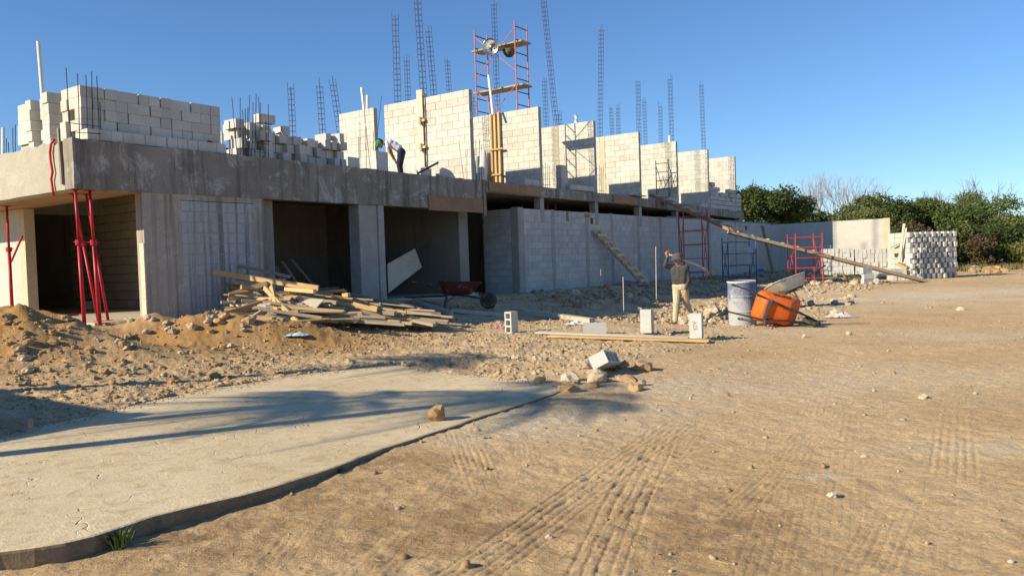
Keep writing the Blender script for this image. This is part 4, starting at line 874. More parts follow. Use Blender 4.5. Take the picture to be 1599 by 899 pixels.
a3_ = FIN[4]; f = thing('column_formwork', B(a3_ - .5, .3, 3.6), 'slim yellow formwork board standing right of the fourth partition wall', 'formwork')
plank(B(FIN[3] + .35, .25, 3.66), B(FIN[3] + .35, .25, 6.0), .14, .06, 'wood', parent=f, name='form_board', upv=U); plank(B(FIN[3] + .31, .28, 3.66), B(FIN[3] + .31, .28, 5.9), .05, .05, 'wood_old', parent=f, name='form_batten', upv=U)
pb_ = [onB(652, 271, .12), onB(684, 254, .12)]; single(MB().tube(pb_, .03, 8), 'steel_bar', M['rebar'], 'dark steel bar propped on the white block right of the bent worker', 'bar')

# ------------------------------------------------------------------ scaffolds
def scaffold(o, e1, w, e2, L, z0, h, mat, rungs=5, r=.021, brace=True, orient='frame', decks=(), post_extra=(0, 0, 0, 0), label='', braceback=True):
    """two ladder frames (posts w apart along e1) joined by cross braces over L along e2"""
    t = thing('scaffold', Vector((o.x, o.y, z0)), label, 'scaffold'); o = Vector((o.x, o.y, 0))
    P = lambda i, j, z: o + e1 * (w * i) + e2 * (L * j) + Vector((0, 0, z))
    k = 0
    for j in (0, 1):
        for i in (0, 1): MB().tube([P(i, j, z0), P(i, j, z0 + h + post_extra[k])], r, 8).build('post', M[mat], t); k += 1
        for q in range(rungs): z = z0 + h * (q + .6) / rungs; MB().tube([P(0, j, z), P(1, j, z)], r * .8, 6).build('rung', M['grey_scaffold'] if mat == 'pink_scaffold' else M[mat], t)
    if brace:
        for i in (0, 1) if braceback else (0,):
            nseg = max(1, round(h / 2.0))
            for s in range(nseg):
                za, zb = z0 + h * (s + .12) / nseg, z0 + h * (s + .88) / nseg
                MB().tube([P(i, 0, za), P(i, 1, zb)], r * .6, 6).build('brace', M[mat], t); MB().tube([P(i, 0, zb), P(i, 1, za)], r * .6, 6).build('brace', M[mat], t)
    for zd in decks: plank(P(.5, -.12, zd), P(.5, 1.12, zd), w * .8, .05, 'wood_old', parent=t, name='deck_board')
    return t
A1 = B(3.66, 2.55); rs = scaffold(A1, U, .68, -V, 1.6, 3.69, 5.3, 'pink_scaffold', 13, .022, True, decks=(8.36, 7.0), label='tall faded red scaffold tower on the upper slab with two board decks', braceback=False)
# flood lamp and bucket on the tower
fl = atY(766, 73, 25.7); lm = thing('flood_lamp', fl - Vector((0, 0, .25)), 'round silver flood lamp fixed to the tower top', 'lamp')
n = (EYEP - fl).normalized(); q = Vector((-.15, 0, 0)); n = (n + q).normalized(); Mx = n.to_track_quat('Z', 'Y').to_matrix()
chrome = mottled('polished_reflector', (.72, .73, .75), (.60, .61, .63), 5, None, 30, .22, .05, metal=1)
MB().lathe([(.0, -.15), (.12, -.14), (.22, -.05), (.26, .03), (.25, .03), (.20, -.02), (.10, -.09), (0, -.11)], 24, fl, Mx).build('reflector', chrome, lm, smooth=True)
MB().lathe([(0, -.04), (.03, -.035), (.045, 0), (.03, .035), (0, .04)], 12, fl - n * .01, Mx).build('bulb', M['pvc'], lm, smooth=True)
MB().tube([fl - n * .1, fl - n * .1 - Vector((0, 0, .32))], .02, 8).build('bracket', M['steel_black'], lm)
bk = atY(795, 83, 25.9); sb = MB().lathe([(0, -.24), (.10, -.22), (.18, -.12), (.22, 0), (.21, 0), (.0, -.02)], 18, bk + Vector((0, 0, .1))); single(sb, 'sack', M['rubber'], 'dark sack slung under the tower top deck', 'sack', smooth=True)
cp = MB().tube([atY(763, 118, 25.7), atY(770, 180, 25.2)], .04, 10); single(cp, 'pipe', M['pvc'], 'white pipe leaning on the tower behind the yellow boards', 'pipe', 'white plastic pipes on the slab')
# frames on the slab
o2 = B(13.0, .62); scaffold(o2, V * -1, .55, U, .9, 3.62, 1.75, 'grey_scaffold', 5, .022, True, label='small grey scaffold with crossed braces before the fifth partition wall')
# scaffolds under the ramp
dA = (r_bot - r_mid).normalized()
def ramp_z(p):
    """ramp height over a point"""
    for s, e in ((r_top, r_mid), (r_mid, r_bot)):
        d = (e - s).xy; t = (p.xy - s.xy).dot(d) / d.length_squared
        if -.02 <= t <= 1.02: return s.z + (e.z - s.z) * t
    return 1.0
def under(t0, s, e): return s.lerp(e, t0)
rd = Vector((dA.x, dA.y, 0)).normalized(); rs_ = Vector((-rd.y, rd.x, 0))
def ramp_scaffold(c, w, L, mat, label, extra=.25, rungs=4, below=.1):
    o = c - rs_ * (L / 2) - rd * (w / 2); g = hz(c.x, c.y) - .03; h = c.z - below - g
    return scaffold(o, rd, w, rs_, L, g, h + extra, mat, rungs, .021, True, label=label)
ramp_scaffold(r_mid - Vector((0, 0, .06)), 1.0, 1.1, 'blue_scaffold', 'dark blue scaffold under the joint of the plank ramp', .06, 4)
c2 = r_mid.lerp(r_bot, .36); ramp_scaffold(c2, .95, 1.05, 'red_scaffold', 'bright red scaffold straddling the lower plank ramp', .75, 5)
c1 = r_top.lerp(r_mid, .42); ramp_scaffold(c1, .9, 1.3, 'red_scaffold', 'red cross-braced scaffold under the upper ramp behind the walking worker', .2, 5)
ppx(1190, 352, 33.5, 1207, 425, 33, .12, .06, 'wood_old', 'dark board leaning on the far end of the long wall', roll=1.2); ppx(1222, 380, 34.5, 1215, 425, 34, .10, .05, 'wood_old', 'second dark board leaning near the far corner', roll=1.2)
# ------------------------------------------------------------------ red shoring props
def prop(top, foot, label, r=.032):
    t = thing('shoring_prop', foot, label, 'prop', 'red steel shoring props'); top = Vector(top); foot = Vector(foot); d = (top - foot); m = foot + d * .62
    MB().tube([foot, m], r, 10).build('outer_tube', M['red_steel'], t, smooth=True); MB().tube([m, top], r * .75, 10).build('inner_tube', M['red_steel'], t, smooth=True)
    MB().tube([m - d.normalized() * .05, m + d.normalized() * .04], r * 1.7, 10).build('collar', M['red_steel'], t)
    MB().tube([m - Vector((.09, 0, -.0)), m + Vector((.09, 0, .01))], .009, 6).build('handle', M['red_steel'], t)
    MB().box(foot + Vector((0, 0, .004)), (.13, .13, .008)).build('base_plate', M['red_steel'], t); MB().box(top - Vector((0, 0, .005)), (.13, .13, .008)).build('head_plate', M['red_steel'], t)
ab1 = toab(onz(113, 292, 2.86)); ab2 = toab(onz(128, 294, 2.86)); f1 = onz(118, 497, FLOOR); f2 = onz(135, 494, FLOOR)
prop(B(-10.54, .14, 2.855), Vector((*B(-10.50, .14).xy, hz(*B(-10.50, .14).xy))), 'nearest red steel prop under the slab corner, left of a pair')
prop(B(-10.30, .14, 2.855), Vector((*B(-10.24, .14).xy, hz(*B(-10.24, .14).xy))), 'red steel prop right of the nearest one under the slab corner')
prop(B(-10.2, .9, 2.862), B(-9.95, .75, FLOOR), 'slanting red prop just behind the pair at the corner', .026); prop(B(-9.98, .9, 2.862), B(-9.75, .8, FLOOR), 'second slanting red prop behind the pair at the corner', .026)
prop(B(-10.0, 4.0, 2.862), B(-10.0, 4.0, FLOOR), 'red steel prop at the very left edge before the sunlit wall'); 
single(MB().tube([B(-9.9, 3.62, 2.25), B(-9.98, 3.98, 1.75)], .02, 8), 'prop_strut', M['red_steel'], 'short red strut joined to the leftmost prop', 'prop')
single(MB().tube([B(-9.6, 3.2, FLOOR + .03), B(-9.0, 3.4, FLOOR + .03)], .02, 8), 'prop_strut', M['red_steel'], 'red tube lying on the floor of the open corner room', 'prop')
# thin stakes by the wall
for x, y0, y1, l in ((867, 430, 458, 'short pale stake leaning on the long wall near its corner'), (974, 432, 490, 'thin stake upright in the shade before the ladder foot'), (1025, 385, 480, 'tall thin stake upright left of the walking worker'), (939, 420, 476, 'dark stake upright in the shaded rubble')):
    p = hit(x, y1); t = atY(x - 1, y0, p.y); single(MB().tube([p - Vector((0, 0, .1)), t], .011, 6), 'stake', M['wood_old'] if x == 939 else M['wood_pale'], l, 'stake')

# ------------------------------------------------------------------ drum
dp = hit(1160, 508); dr = thing('drum', dp, 'blue plastic drum caked with whitish cement beside the orange wheelbarrow', 'drum', rot=(rad(1), rad(-2), .5))
drum_m = NT('cement_splashed_blue'); v_ = drum_m.coords('Object'); sz = drum_m.new('ShaderNodeSeparateXYZ'); drum_m.link(v_, sz.inputs[0])
hgt = drum_m.ramp(sz.outputs[2], .95, .1); k_ = drum_m.math('ADD', drum_m.noise(v_, 5, 7, .75, .8), drum_m.math('MULTIPLY', hgt, .42)); cc = drum_m.mix(drum_m.ramp(k_, .52, .80), (.12, .15, .25), (.36, .365, .375)); cc = drum_m.mix(drum_m.ramp(drum_m.noise(v_, 14, 6, .8), .56, .70), cc, (.42, .42, .43))
drum_m.bump(drum_m.noise(v_, 30, 5), .3, .006); drum_m = drum_m.done(cc, .75)
dr.scale = (.92, .92, .97); MB().lathe([(0, 0), (.27, 0), (.285, .02), (.288, .28), (.298, .29), (.298, .31), (.288, .32), (.288, .58), (.298, .59), (.298, .61), (.288, .62), (.286, .84), (.294, .87), (.297, .90), (.283, .90), (.277, .86), (.275, .05), (0, .04)], 36).build('shell', drum_m, dr, smooth=False, off=(0, 0, 0))
rimo = MB().lathe([(.283, .885), (.300, .885), (.300, .905), (.283, .905), (.283, .885)], 36).build('rim', M['lime'], dr, off=(0, 0, 0)); MB().lathe([(0, .55), (.274, .55)], 30).build('water', mottled('murky_water', (.08, .09, .08), (.10, .11, .10), 3, None, 20, .15, .05), dr, off=(0, 0, 0))

# ------------------------------------------------------------------ wheelbarrows
def rrect(hx, hy, r, z, n=5, sh=0.0):
    out = []
    for cx, cy, a0 in ((hx - r, hy - r, 0), (-hx + r, hy - r, 90), (-hx + r, -hy + r, 180), (hx - r, -hy + r, 270)):
        for k in range(n + 1): a = rad(a0 + 90 * k / n); out.append(Vector((cx + r * math.cos(a) + sh, cy + r * math.sin(a), z)))
    return out
def wheelbarrow(label, tray, frame='steel_black', leg='grey_scaffold', letters=None):
    t = thing('wheelbarrow', (0, 0, 0), label, 'wheelbarrow')
    loops = [rrect(.26, .19, .10, .335, sh=-.02), rrect(.315, .23, .12, .345, sh=-.015), rrect(.36, .265, .13, .40, sh=0), rrect(.43, .305, .14, .52, sh=.03), rrect(.49, .345, .15, .625, sh=.05)]
    inner = [[p + Vector((0, 0, .008)) - Vector(((p.x) * .03, p.y * .03, 0)) for p in l] for l in loops]
    mb = MB(); n = len(loops[0])
    seq = list(loops) + list(reversed(inner)); vs = [p for l in seq for p in l]; fs = [(i * n + k, i * n + (k + 1) % n, (i + 1) * n + (k + 1) % n, (i + 1) * n + k) for i in range(len(seq) - 1) for k in range(n)]
    fs.append(tuple(reversed(range(n)))); fs.append(tuple(range((len(seq) - 1) * n, len(seq) * n))); mb.add(vs, fs)
    tr = mb.build('tray', M[tray], t, smooth=True, off=(0, 0, 0))
    es = tr.modifiers.new('s', 'EDGE_SPLIT'); es.split_angle = rad(50)
    MB().tube(loops[-1] + loops[-1][:1], .011, 8).build('rim', M[tray], tr, off=(0, 0, 0), smooth=True)
    for s in (-1, 1):
        MB().tube([(-1.0, s * .30, .60), (-.75, s * .29, .56), (-.3, s * .235, .325), (.25, s * .13, .30), (.72, s * .065, .20)], .019, 10).build('handle', M[frame], t, smooth=True, off=(0, 0, 0))
        MB().tube([(-1.06, s * .302, .61), (-.92, s * .297, .588)], .025, 10).build('grip', M['rubber'], t, off=(0, 0, 0))
        MB().bar((-.24, s * .225, .33), (-.30, s * .25, .02), .035, .022).build('leg', M[leg], t, off=(0, 0, 0)); MB().bar((-.30, s * .25, .012), (-.40, s * .25, .006), .045, .018).build('foot', M[leg], t, off=(0, 0, 0))
        MB().bar((-.05, s * .19, .315), (-.27, s * .24, .14), .03, .012).build('strut', M[leg], t, off=(0, 0, 0)); MB().bar((.40, s * .12, .40), (.70, s * .07, .22), .028, .01).build('front_brace', M[frame], t, off=(0, 0, 0))
    MB().bar((-.25, -.23, .30), (-.25, .23, .30), .07, .03).build('cross_bracket', M[leg], t, off=(0, 0, 0))
    Rx = Matrix.Rotation(rad(90), 3, 'X'); w = MB()
    prof = [(.115 + .045 * math.cos(a) + .04, .042 * math.sin(a)) for a in [2 * math.pi * k / 12 for k in range(13)]]
    wh = bpy.data.objects.new('wheel', w.lathe([(.115, -.02), (.115, .02)], 24, (.72, 0, .20), Rx).mesh('wheel', M['grey_scaffold'])); col.objects.link(wh); wh.parent = t
    MB().lathe(prof, 28, (.72, 0, .20), Rx).build('tyre', M['rubber'], wh, smooth=True, off=(0, 0, 0)); MB().lathe([(.0, -.012), (.118, -.02), (.118, .02), (0, .012)], 20, (.72, 0, .20), Rx).build('hub_disc', M['red_tray'] if tray == 'orange' else M['steel_black'], wh, off=(0, 0, 0))
    MB().tube([(.72, -.09, .2), (.72, .09, .2)], .012, 8).build('axle', M['steel_black'], wh, off=(0, 0, 0))
    if letters:
        tm = text_mesh(letters, .125); tm.materials.append(M['steel_black']); upd = Vector((0, -.345 + .265, .625 - .40)).normalized(); nn = Vector((1, 0, 0)).cross(upd)
        R_ = Matrix((Vector((1, 0, 0)), upd, nn)).transposed().to_4x4(); c = Vector((.06, -.318, .53)) + nn * .004
        o = inst('lettering', tm, tr); o.matrix_local = Matrix.Translation(c) @ R_
    return t
def settle(t, loc, rot, sink=.01):
    """rest a turned thing on the terrain"""
    m = rot.to_4x4() @ Matrix.Scale(t.scale[0], 4); lo = 1e9
    for ch in [c for c in t.children] + [g for c in t.children for g in c.children]:
        if ch.type == 'MESH':
            M_ = m @ (ch.parent.matrix_local if ch.parent is not t else Matrix()) @ ch.matrix_local
            for vv in ch.data.vertices: lo = min(lo, (M_ @ vv.co).z)
    t.rotation_euler = rot.to_euler(); t.location = (loc.x, loc.y, loc.z - lo - sink)
wo = wheelbarrow('orange wheelbarrow tipped on its side, tray bottom facing out', 'orange', letters='TRUPER')
wo.scale = (.87,) * 3; pw = hit(1222, 513); settle(wo, Vector((pw.x, pw.y - .02, pw.z)), Matrix.Rotation(rad(3), 3, 'Z') @ Matrix.Rotation(rad(15), 3, 'Y') @ Matrix.Rotation(rad(-76), 3, 'X'), .03)
wc = wheelbarrow('cement-crusted wheelbarrow leaning nose down behind the orange one', 'cement_tray', 'rebar', 'cement_tray')
pw = hit(1244, 482); settle(wc, pw, Matrix.Rotation(rad(200), 3, 'Z') @ Matrix.Rotation(rad(14), 3, 'Y') @ Matrix.Rotation(rad(20), 3, 'X'), .03)
wr = wheelbarrow('dark red wheelbarrow standing upright in the shade right of the timber heap', 'red_tray')
pw = hit(712, 487); settle(wr, Vector((pw.x, pw.y + .5, pw.z)), Matrix.Rotation(rad(8), 3, 'Z') @ Matrix.Rotation(rad(3), 3, 'Y'), .0)
pa, pb = hit(630, 482), hit(690, 483); plank(Vector((pa.x, pa.y + .9, pa.z + .22)), Vector((pb.x, pb.y + .9, pb.z + .28)), .5, .03, 'red_tray', 'dark red board lying behind the long dark beam')
# litter
def crumple(px, py, s, m, label, cat, name):
    p = hit(px, py); n = 9; vs = []; fs = []
    for i in range(n):
        for j in range(n): vs.append((p.x + (i / n - .5) * s * 1.6 + random.uniform(-.02, .02) * s * 4, p.y + (j / n - .5) * s + random.uniform(-.02, .02) * s * 4, p.z + .01 + random.uniform(0, .28) * s * math.sin(math.pi * i / (n - 1)) * math.sin(math.pi * j / (n - 1)) ** .5))
    for i in range(n - 1):
        for j in range(n - 1): fs.append((i * n + j, (i + 1) * n + j, (i + 1) * n + j + 1, i * n + j + 1))
    o = single(MB().add(vs, fs), name, m, label, cat); o.modifiers.new('t', 'SOLIDIFY').thickness = .003
crumple(466, 524, .26, mottled('blue_plastic', (.18, .42, .62), (.62, .70, .72), 6, None, 20, .4, .1), 'crumpled light blue plastic wrapper on the dirt before the timber', 'wrapper', 'wrapper')
crumple(784, 512, .2, mottled('pink_plastic', (.70, .10, .28), (.75, .45, .50), 8, None, 20, .4, .1), 'crumpled pink plastic bag by the upright hollow block', 'bag', 'plastic_bag')
crumple(900, 506, .3, mottled('white_sacking', (.62, .60, .58), (.70, .68, .66), 6, None, 20, .7, .2), 'pale crumpled sack right of the low grey block', 'sack', 'sack')
crumple(1315, 495, .45, mottled('pinkish_sack', (.55, .42, .40), (.62, .55, .52), 6, None, 20, .7, .2), 'flattened pinkish cement sack right of the orange wheelbarrow', 'sack', 'sack')
crumple(985, 445, .9, mottled('red_white_sack', (.30, .28, .28), (.40, .10, .10), 4, None, 20, .8, .2), 'reddish sack lying at the ladder foot', 'sack', 'sack')
crumple(1165, 425, 1.6, mottled('blue_tarp', (.10, .17, .30), (.16, .24, .38), 4, None, 20, .6, .2), 'blue tarpaulin bunched under the blue scaffold', 'tarpaulin', 'tarpaulin')
for x, y, w, h, l in ((1325, 506, .8, .03, 'thin dark stick lying right of the orange wheelbarrow'), (1380, 497, .5, .02, 'short stick on the dirt right of the cement sack')):
    p = hit(x, y); plank(p + Vector((-w / 2, .1, .02)), p + Vector((w / 2, -.05, .03)), .03, .02, 'wood_old', l)
# form board at the back left edge of the drive
pa, pb = onz(-10, 648, .16), onz(48, 668, .14); plank(pa, pb, .04, .16, 'wood_old', 'dark form board standing at the back left edge of the driveway')
# shovel handles etc come with the worker
# ------------------------------------------------------------------ people
def capsule(mb, p, q, r0, r1, n=10):
    p, q = Vector(p), Vector(q); d = (q - p)
    if d.length < 1e-5: d = Vector((0, 0, 1e-3)); q = p + d
    d.normalize(); pts, rr = [], []
    for a in (-85, -60, -30): pts.append(p + d * (r0 * math.sin(rad(a)))); rr.append(r0 * math.cos(rad(a)))
    pts.append(p); rr.append(r0); pts.append(q); rr.append(r1)
    for a in (30, 60, 85): pts.append(q + d * (r1 * math.sin(rad(a)))); rr.append(r1 * math.cos(rad(a)))
    mb.tube(pts, rr, n)
def hand(pr, w, d, side, nrm, k, curl=.5):
    """palm, four unequal bent fingers and a thumb leaving the side of the palm"""
    w, d, side, nrm = Vector(w), Vector(d).normalized(), Vector(side).normalized(), Vector(nrm).normalized()
    for s in (-.024, -.008, .008, .024): pr.append((w + side * s * .8, w + d * .085 + side * s, .016, .014, k))
    for i, (s, L) in enumerate(((-.032, .068), (-.011, .078), (.011, .074), (.032, .058))):
        a = w + d * .088 + side * s; b = a + (d * (1 - curl * .4) + nrm * curl * .6).normalized() * L * .5; c = b + (d * (1 - curl) + nrm * curl).normalized() * L * .35; e = c + (d * (.6 - curl) + nrm * (curl + .2)).normalized() * L * .25
        pr += [(a, b, .0105, .0098, k), (b, c, .0098, .009, k), (c, e, .009, .008, k)]
    t0 = w + d * .03 - side * .034; t1 = t0 + (d * .6 - side * .6 + nrm * .4).normalized() * .042; t2 = t1 + (d * .9 + nrm * .5).normalized() * .032
    pr += [(w + d * .01 - side * .015, t0, .016, .014, k), (t0, t1, .013, .011, k), (t1, t2, .011, .009, k)]
def head(pr, c, face, upv, k, hair):
    c, face, upv = Vector(c), Vector(face).normalized(), Vector(upv).normalized(); sd = face.cross(upv).normalized()
    pr += [(c + upv * .03 - face * .015, c + upv * .035 + face * .01, .092, .088, k), (c - upv * .05 + face * .03, c + upv * .0 + face * .02, .055, .075, k), (c - upv * .088 + face * .052, c - upv * .07 + face * .035, .026, .045, k)]
    pr += [(c + face * .098 + upv * .015, c + face * .118 - upv * .022, .009, .014, k), (c + face * .088 + upv * .035 - sd * .03, c + face * .088 + upv * .035 + sd * .03, .014, .014, k), (c + face * .083 - upv * .052 - sd * .02, c + face * .083 - upv * .052 + sd * .02, .011, .011, k)]
    for s in (-1, 1): pr.append((c + sd * s * .088 + upv * .02 - face * .01, c + sd * s * .09 - upv * .02 - face * .005, .014, .011, k))
    pr += [(c + upv * .06 - face * .045, c - face * .065 - upv * .01, .085, .07, hair)]
def person(label, prims, mats, loc, rotz=0, extra=None, voxel=.0065, sc=1.0):
    mb = MB()
    for (p, q, r0, r1, k) in prims: capsule(mb, p, q, r0, r1)
    tmp = mb.build('tmp', []); rm = tmp.modifiers.new('r', 'REMESH'); rm.mode = 'VOXEL'; rm.voxel_size = voxel; rm.use_smooth_shade = True
    s = tmp.modifiers.new('s', 'SMOOTH'); s.factor = .5; s.iterations = 5
    bpy.context.view_layer.update(); me = bpy.data.meshes.new_from_object(tmp.evaluated_get(bpy.context.evaluated_depsgraph_get())); bpy.data.objects.remove(tmp)
    n = len(me.polygons); co = np.zeros(n * 3); me.polygons.foreach_get('center', co); co = co.reshape(-1, 3); best = np.full(n, 1e9); idx = np.zeros(n, np.int32)
    for (p, q, r0, r1, k) in prims:
        p = np.array(p); q = np.array(q); d = q - p; L2 = max(d @ d, 1e-9); t = np.clip(((co - p) @ d) / L2, 0, 1); dist = np.linalg.norm(co - (p + t[:, None] * d), axis=1) - (r0 + (r1 - r0) * t)
        m = dist < best; best[m] = dist[m]; idx[m] = k
    for m in mats: me.materials.append(m)
    me.polygons.foreach_set('material_index', idx); me.polygons.foreach_set('use_smooth', np.ones(n, bool)); me.name = 'body'
    t = thing('person', loc, label, 'person', rot=(0, 0, rotz)); t.scale = (sc,) * 3; inst('body', me, t); 
    return t
def cloth(name, c1, c2, sc=9): return mottled(name, c1, c2, sc, None, 70, .9, .6, .012, kind='Object')
boot = cloth('dusty_boot', (.10, .095, .09), (.20, .19, .175)); hairm = cloth('black_hair', (.012, .01, .01), (.02, .017, .015))
# walking worker with a shovel on the shoulder
wl_ = hit(1063, 507)
SK, TOP, TR, BT, HR = 0, 1, 2, 3, 4
pr = []
pr += [((-.055, .03, .95), (-.075, .04, 1.21), .108, .104, TOP), ((.065, -.03, .95), (.085, -.045, 1.21), .108, .104, TOP), ((0, 0, .95), (0, 0, 1.22), .113, .108, TOP), ((-.05, .03, .86), (.06, -.03, .86), .115, .115, TR), ((-.04, .02, .95), (.05, -.02, .95), .115, .115, TOP), ((-.045, .02, 1.01), (.055, -.02, 1.01), .112, .112, TOP), ((-.06, .03, 1.08), (.07, -.03, 1.08), .109, .109, TOP), ((-.075, .04, 1.145), (.085, -.04, 1.145), .108, .108, TOP), ((-.09, .05, 1.21), (.10, -.05, 1.21), .105, .105, TOP), ((-.13, .07, 1.27), (.14, -.08, 1.27), .066, .066, TOP), ((.0, 0, 1.30), (-.01, -.01, 1.37), .058, .052, SK)]
head(pr, (-.035, -.03, 1.455), (-.72, -.62, -.18), (-.1, -.08, 1), SK, HR)
pr += [((-.13, .07, 1.28), (-.31, .02, 1.32), .058, .047, TOP), ((-.31, .02, 1.32), (-.265, -.04, 1.50), .045, .036, TOP), ((-.265, -.04, 1.50), (-.262, -.045, 1.525), .030, .028, SK)]
hand(pr, (-.262, -.045, 1.525), (.1, .0, 1), (.9, .3, 0), (.45, .85, .1), SK, .8)
pr += [((.145, -.08, 1.265), (.185, -.09, .99), .056, .045, TOP), ((.185, -.09, .99), (.09, -.17, .79), .044, .035, TOP), ((.09, -.17, .79), (.075, -.185, .765), .030, .028, SK)]
hand(pr, (.075, -.185, .765), (-.35, -.2, -1), (.5, -.8, 0), (-.8, -.4, .2), SK, .35)
pr += [((-.06, .04, .84), (-.095, -.06, .50), .098, .072, TR), ((-.095, -.06, .50), (-.12, -.03, .13), .074, .062, TR), ((-.12, -.02, .09), (-.12, -.02, .05), .048, .045, BT), ((-.12, -.01, .045), (-.24, -.11, .032), .045, .036, BT)]
pr += [((.08, -.04, .84), (.15, .06, .50), .098, .072, TR), ((.15, .06, .50), (.29, .28, .24), .072, .060, TR), ((.29, .28, .215), (.30, .29, .17), .046, .045, BT), ((.31, .30, .15), (.25, .19, .11), .044, .036, BT)]
w1 = person('person in dark grey top, khaki trousers and cap walking with a shovel over the shoulder', pr, [M['skin'], cloth('grey_jersey', (.055, .052, .052), (.085, .08, .078)), cloth('khaki_cloth', (.50, .42, .28), (.60, .52, .37)), boot, hairm], wl_, sc=.95)
capm = cloth('grey_cap_cloth', (.09, .085, .08), (.13, .12, .115)); fd = Vector((-.72, -.62, -.18)).normalized(); hc = Vector((-.035, -.03, 1.455))
Mc = Matrix((fd.cross(Vector((0, 0, 1))).normalized(), Vector((fd.x, fd.y, 0)).normalized(), Vector((0, 0, 1)))).transposed() @ Matrix.Rotation(rad(-8), 3, 'X')
def cap(t, hc, Mc, mat):
    mb = MB().lathe([(.108, .0), (.110, .03), (.104, .06), (.085, .092), (.05, .112), (0, .12)], 20, hc + Vector((0, 0, .03)), Mc); c = mb.build('cap', mat, t, smooth=True, off=(0, 0, 0))
    vs = []; n = 9
    for k in range(n):
        a = rad(20 + 140 * k / (n - 1)); vs += [Mc @ Vector((.107 * math.cos(a), .107 * math.sin(a), .004)), Mc @ Vector((.12 * math.cos(a), .107 * math.sin(a) + .085 * math.sin(a), -.018))]
    vs = [v + hc + Vector((0, 0, .03)) for v in vs]; b = MB().add(vs, [(2 * k, 2 * k + 2, 2 * k + 3, 2 * k + 1) for k in range(n - 1)]).build('brim', mat, c, off=(0, 0, 0)); b.modifiers.new('t', 'SOLIDIFY').thickness = .006
def eyes(t, hc, face, upv):
    face = Vector(face).normalized(); upv = Vector(upv).normalized(); sd = face.cross(upv).normalized()
    for s in (-1, 1): MB().lathe([(0, -.012), (.008, -.009), (.012, 0), (.008, .009), (0, .012)], 10, hc + face * .087 + upv * .018 + sd * s * .032).build('eye', hairm, t, smooth=True, off=(0, 0, 0))
cap(w1, hc, Mc, capm); eyes(w1, hc, fd, (-.1, -.08, 1))
def at1(p): return wl_ + Vector(p) * .95
h0, h1 = at1((-.29, .03, 1.60)), at1((.52, .10, 1.27)); sv = thing('shovel', h1, 'shovel carried over the shoulder of the walking person', 'shovel')
MB().tube([h0, h1], .017, 8).build('handle', M['wood_pale'], sv, smooth=True)
bd = (h1 - h0).normalized(); sdn = bd.cross(Vector((0, 0, 1))).normalized(); nb = sdn.cross(bd)
vs = []; fs = []
for i in range(7):
    u_ = i / 6; wd = (.10 + .03 * math.sin(u_ * 2)) * (1 if u_ < .6 else max(.15, 1 - ((u_ - .6) / .4) ** 2))
    for j in range(5): e = (j / 4 - .5) * 2; vs.append(h1 + bd * (u_ * .28) + sdn * (e * wd) - nb * (.10 * u_ + .025 * (1 - e * e)))
for i in range(6):
    for j in range(4): fs.append((i * 5 + j, i * 5 + j + 1, i * 5 + 6 + j, i * 5 + 5 + j))
bl_ = MB().add(vs, fs).build('blade', M['grey_scaffold'], sv, smooth=True); bl_.modifiers.new('t', 'SOLIDIFY').thickness = .004
# bent worker on the slab edge
bw_ = onB(625, 268, 1.5); bw_ = B(toab(bw_)[0], 1.5, 3.685)
pr = []
pr += [((-.02, -.06, .90), (-.24, -.09, 1.04), .11, .104, TOP), ((-.02, .06, .90), (-.24, .09, 1.04), .11, .104, TOP), ((-.02, 0, .90), (-.24, 0, 1.04), .112, .106, TOP), ((.05, -.08, .80), (.05, .08, .80), .115, .115, TR), ((-.02, -.06, .90), (-.02, .06, .90), .112, .112, TOP), ((-.12, -.07, .985), (-.12, .07, .985), .11, .11, TOP), ((-.23, -.10, 1.04), (-.23, .10, 1.04), .105, .105, TOP), ((-.30, -.15, 1.05), (-.30, .15, 1.05), .066, .066, TOP), ((-.35, 0, 1.06), (-.43, 0, 1.055), .056, .052, SK)]
head(pr, (-.52, 0, 1.035), (-.62, -.05, -.78), (-.75, 0, .62), SK, HR)
for s in (-1, 1):
    pr += [((-.30, .16 * s, 1.04), (-.28, .19 * s, .93), .056, .052, TOP), ((-.28, .19 * s, .93), (-.24, .2 * s, .79), .046, .040, SK), ((-.24, .2 * s, .79), (-.13, .13 * s, .57), .038, .029, SK)]
    hand(pr, (-.13, .13 * s, .57), (.35, -.2 * s, -1), (.0, 1, 0), (.7, 0, .4), SK, .5)
    pr += [((.05, .085 * s, .78), (-.01, .11 * s, .44), .098, .072, TR), ((-.01, .11 * s, .44), (.03, .11 * s, .11), .072, .058, TR), ((.03, .11 * s, .08), (.03, .11 * s, .05), .046, .045, BT), ((.03, .11 * s, .045), (-.12, .12 * s, .035), .045, .036, BT)]
jean = cloth('navy_jeans', (.018, .022, .05), (.03, .035, .07)); shirt = cloth('white_shirt', (.66, .66, .74), (.74, .74, .80))
w2 = person('person in a white shirt, navy jeans and green cap bending over on the slab edge', pr, [M['skin'], shirt, jean, boot, hairm], bw_)
hc2 = Vector((-.52, 0, 1.035)); u2 = Vector((-.75, 0, .62)).normalized(); f2_ = Vector((-.62, -.05, -.78)).normalized(); f2_ = (f2_ - u2 * f2_.dot(u2)).normalized(); M2 = Matrix((f2_.cross(u2), f2_, u2)).transposed()
cap2 = cloth('green_cap_cloth', (.02, .30, .10), (.03, .38, .13))
mb = MB().lathe([(.108, .0), (.110, .03), (.104, .06), (.085, .092), (.05, .112), (0, .12)], 20, hc2 + u2 * .02, M2); c_ = mb.build('cap', cap2, w2, smooth=True, off=(0, 0, 0)); eyes(w2, hc2, f2_, u2)
vs = []
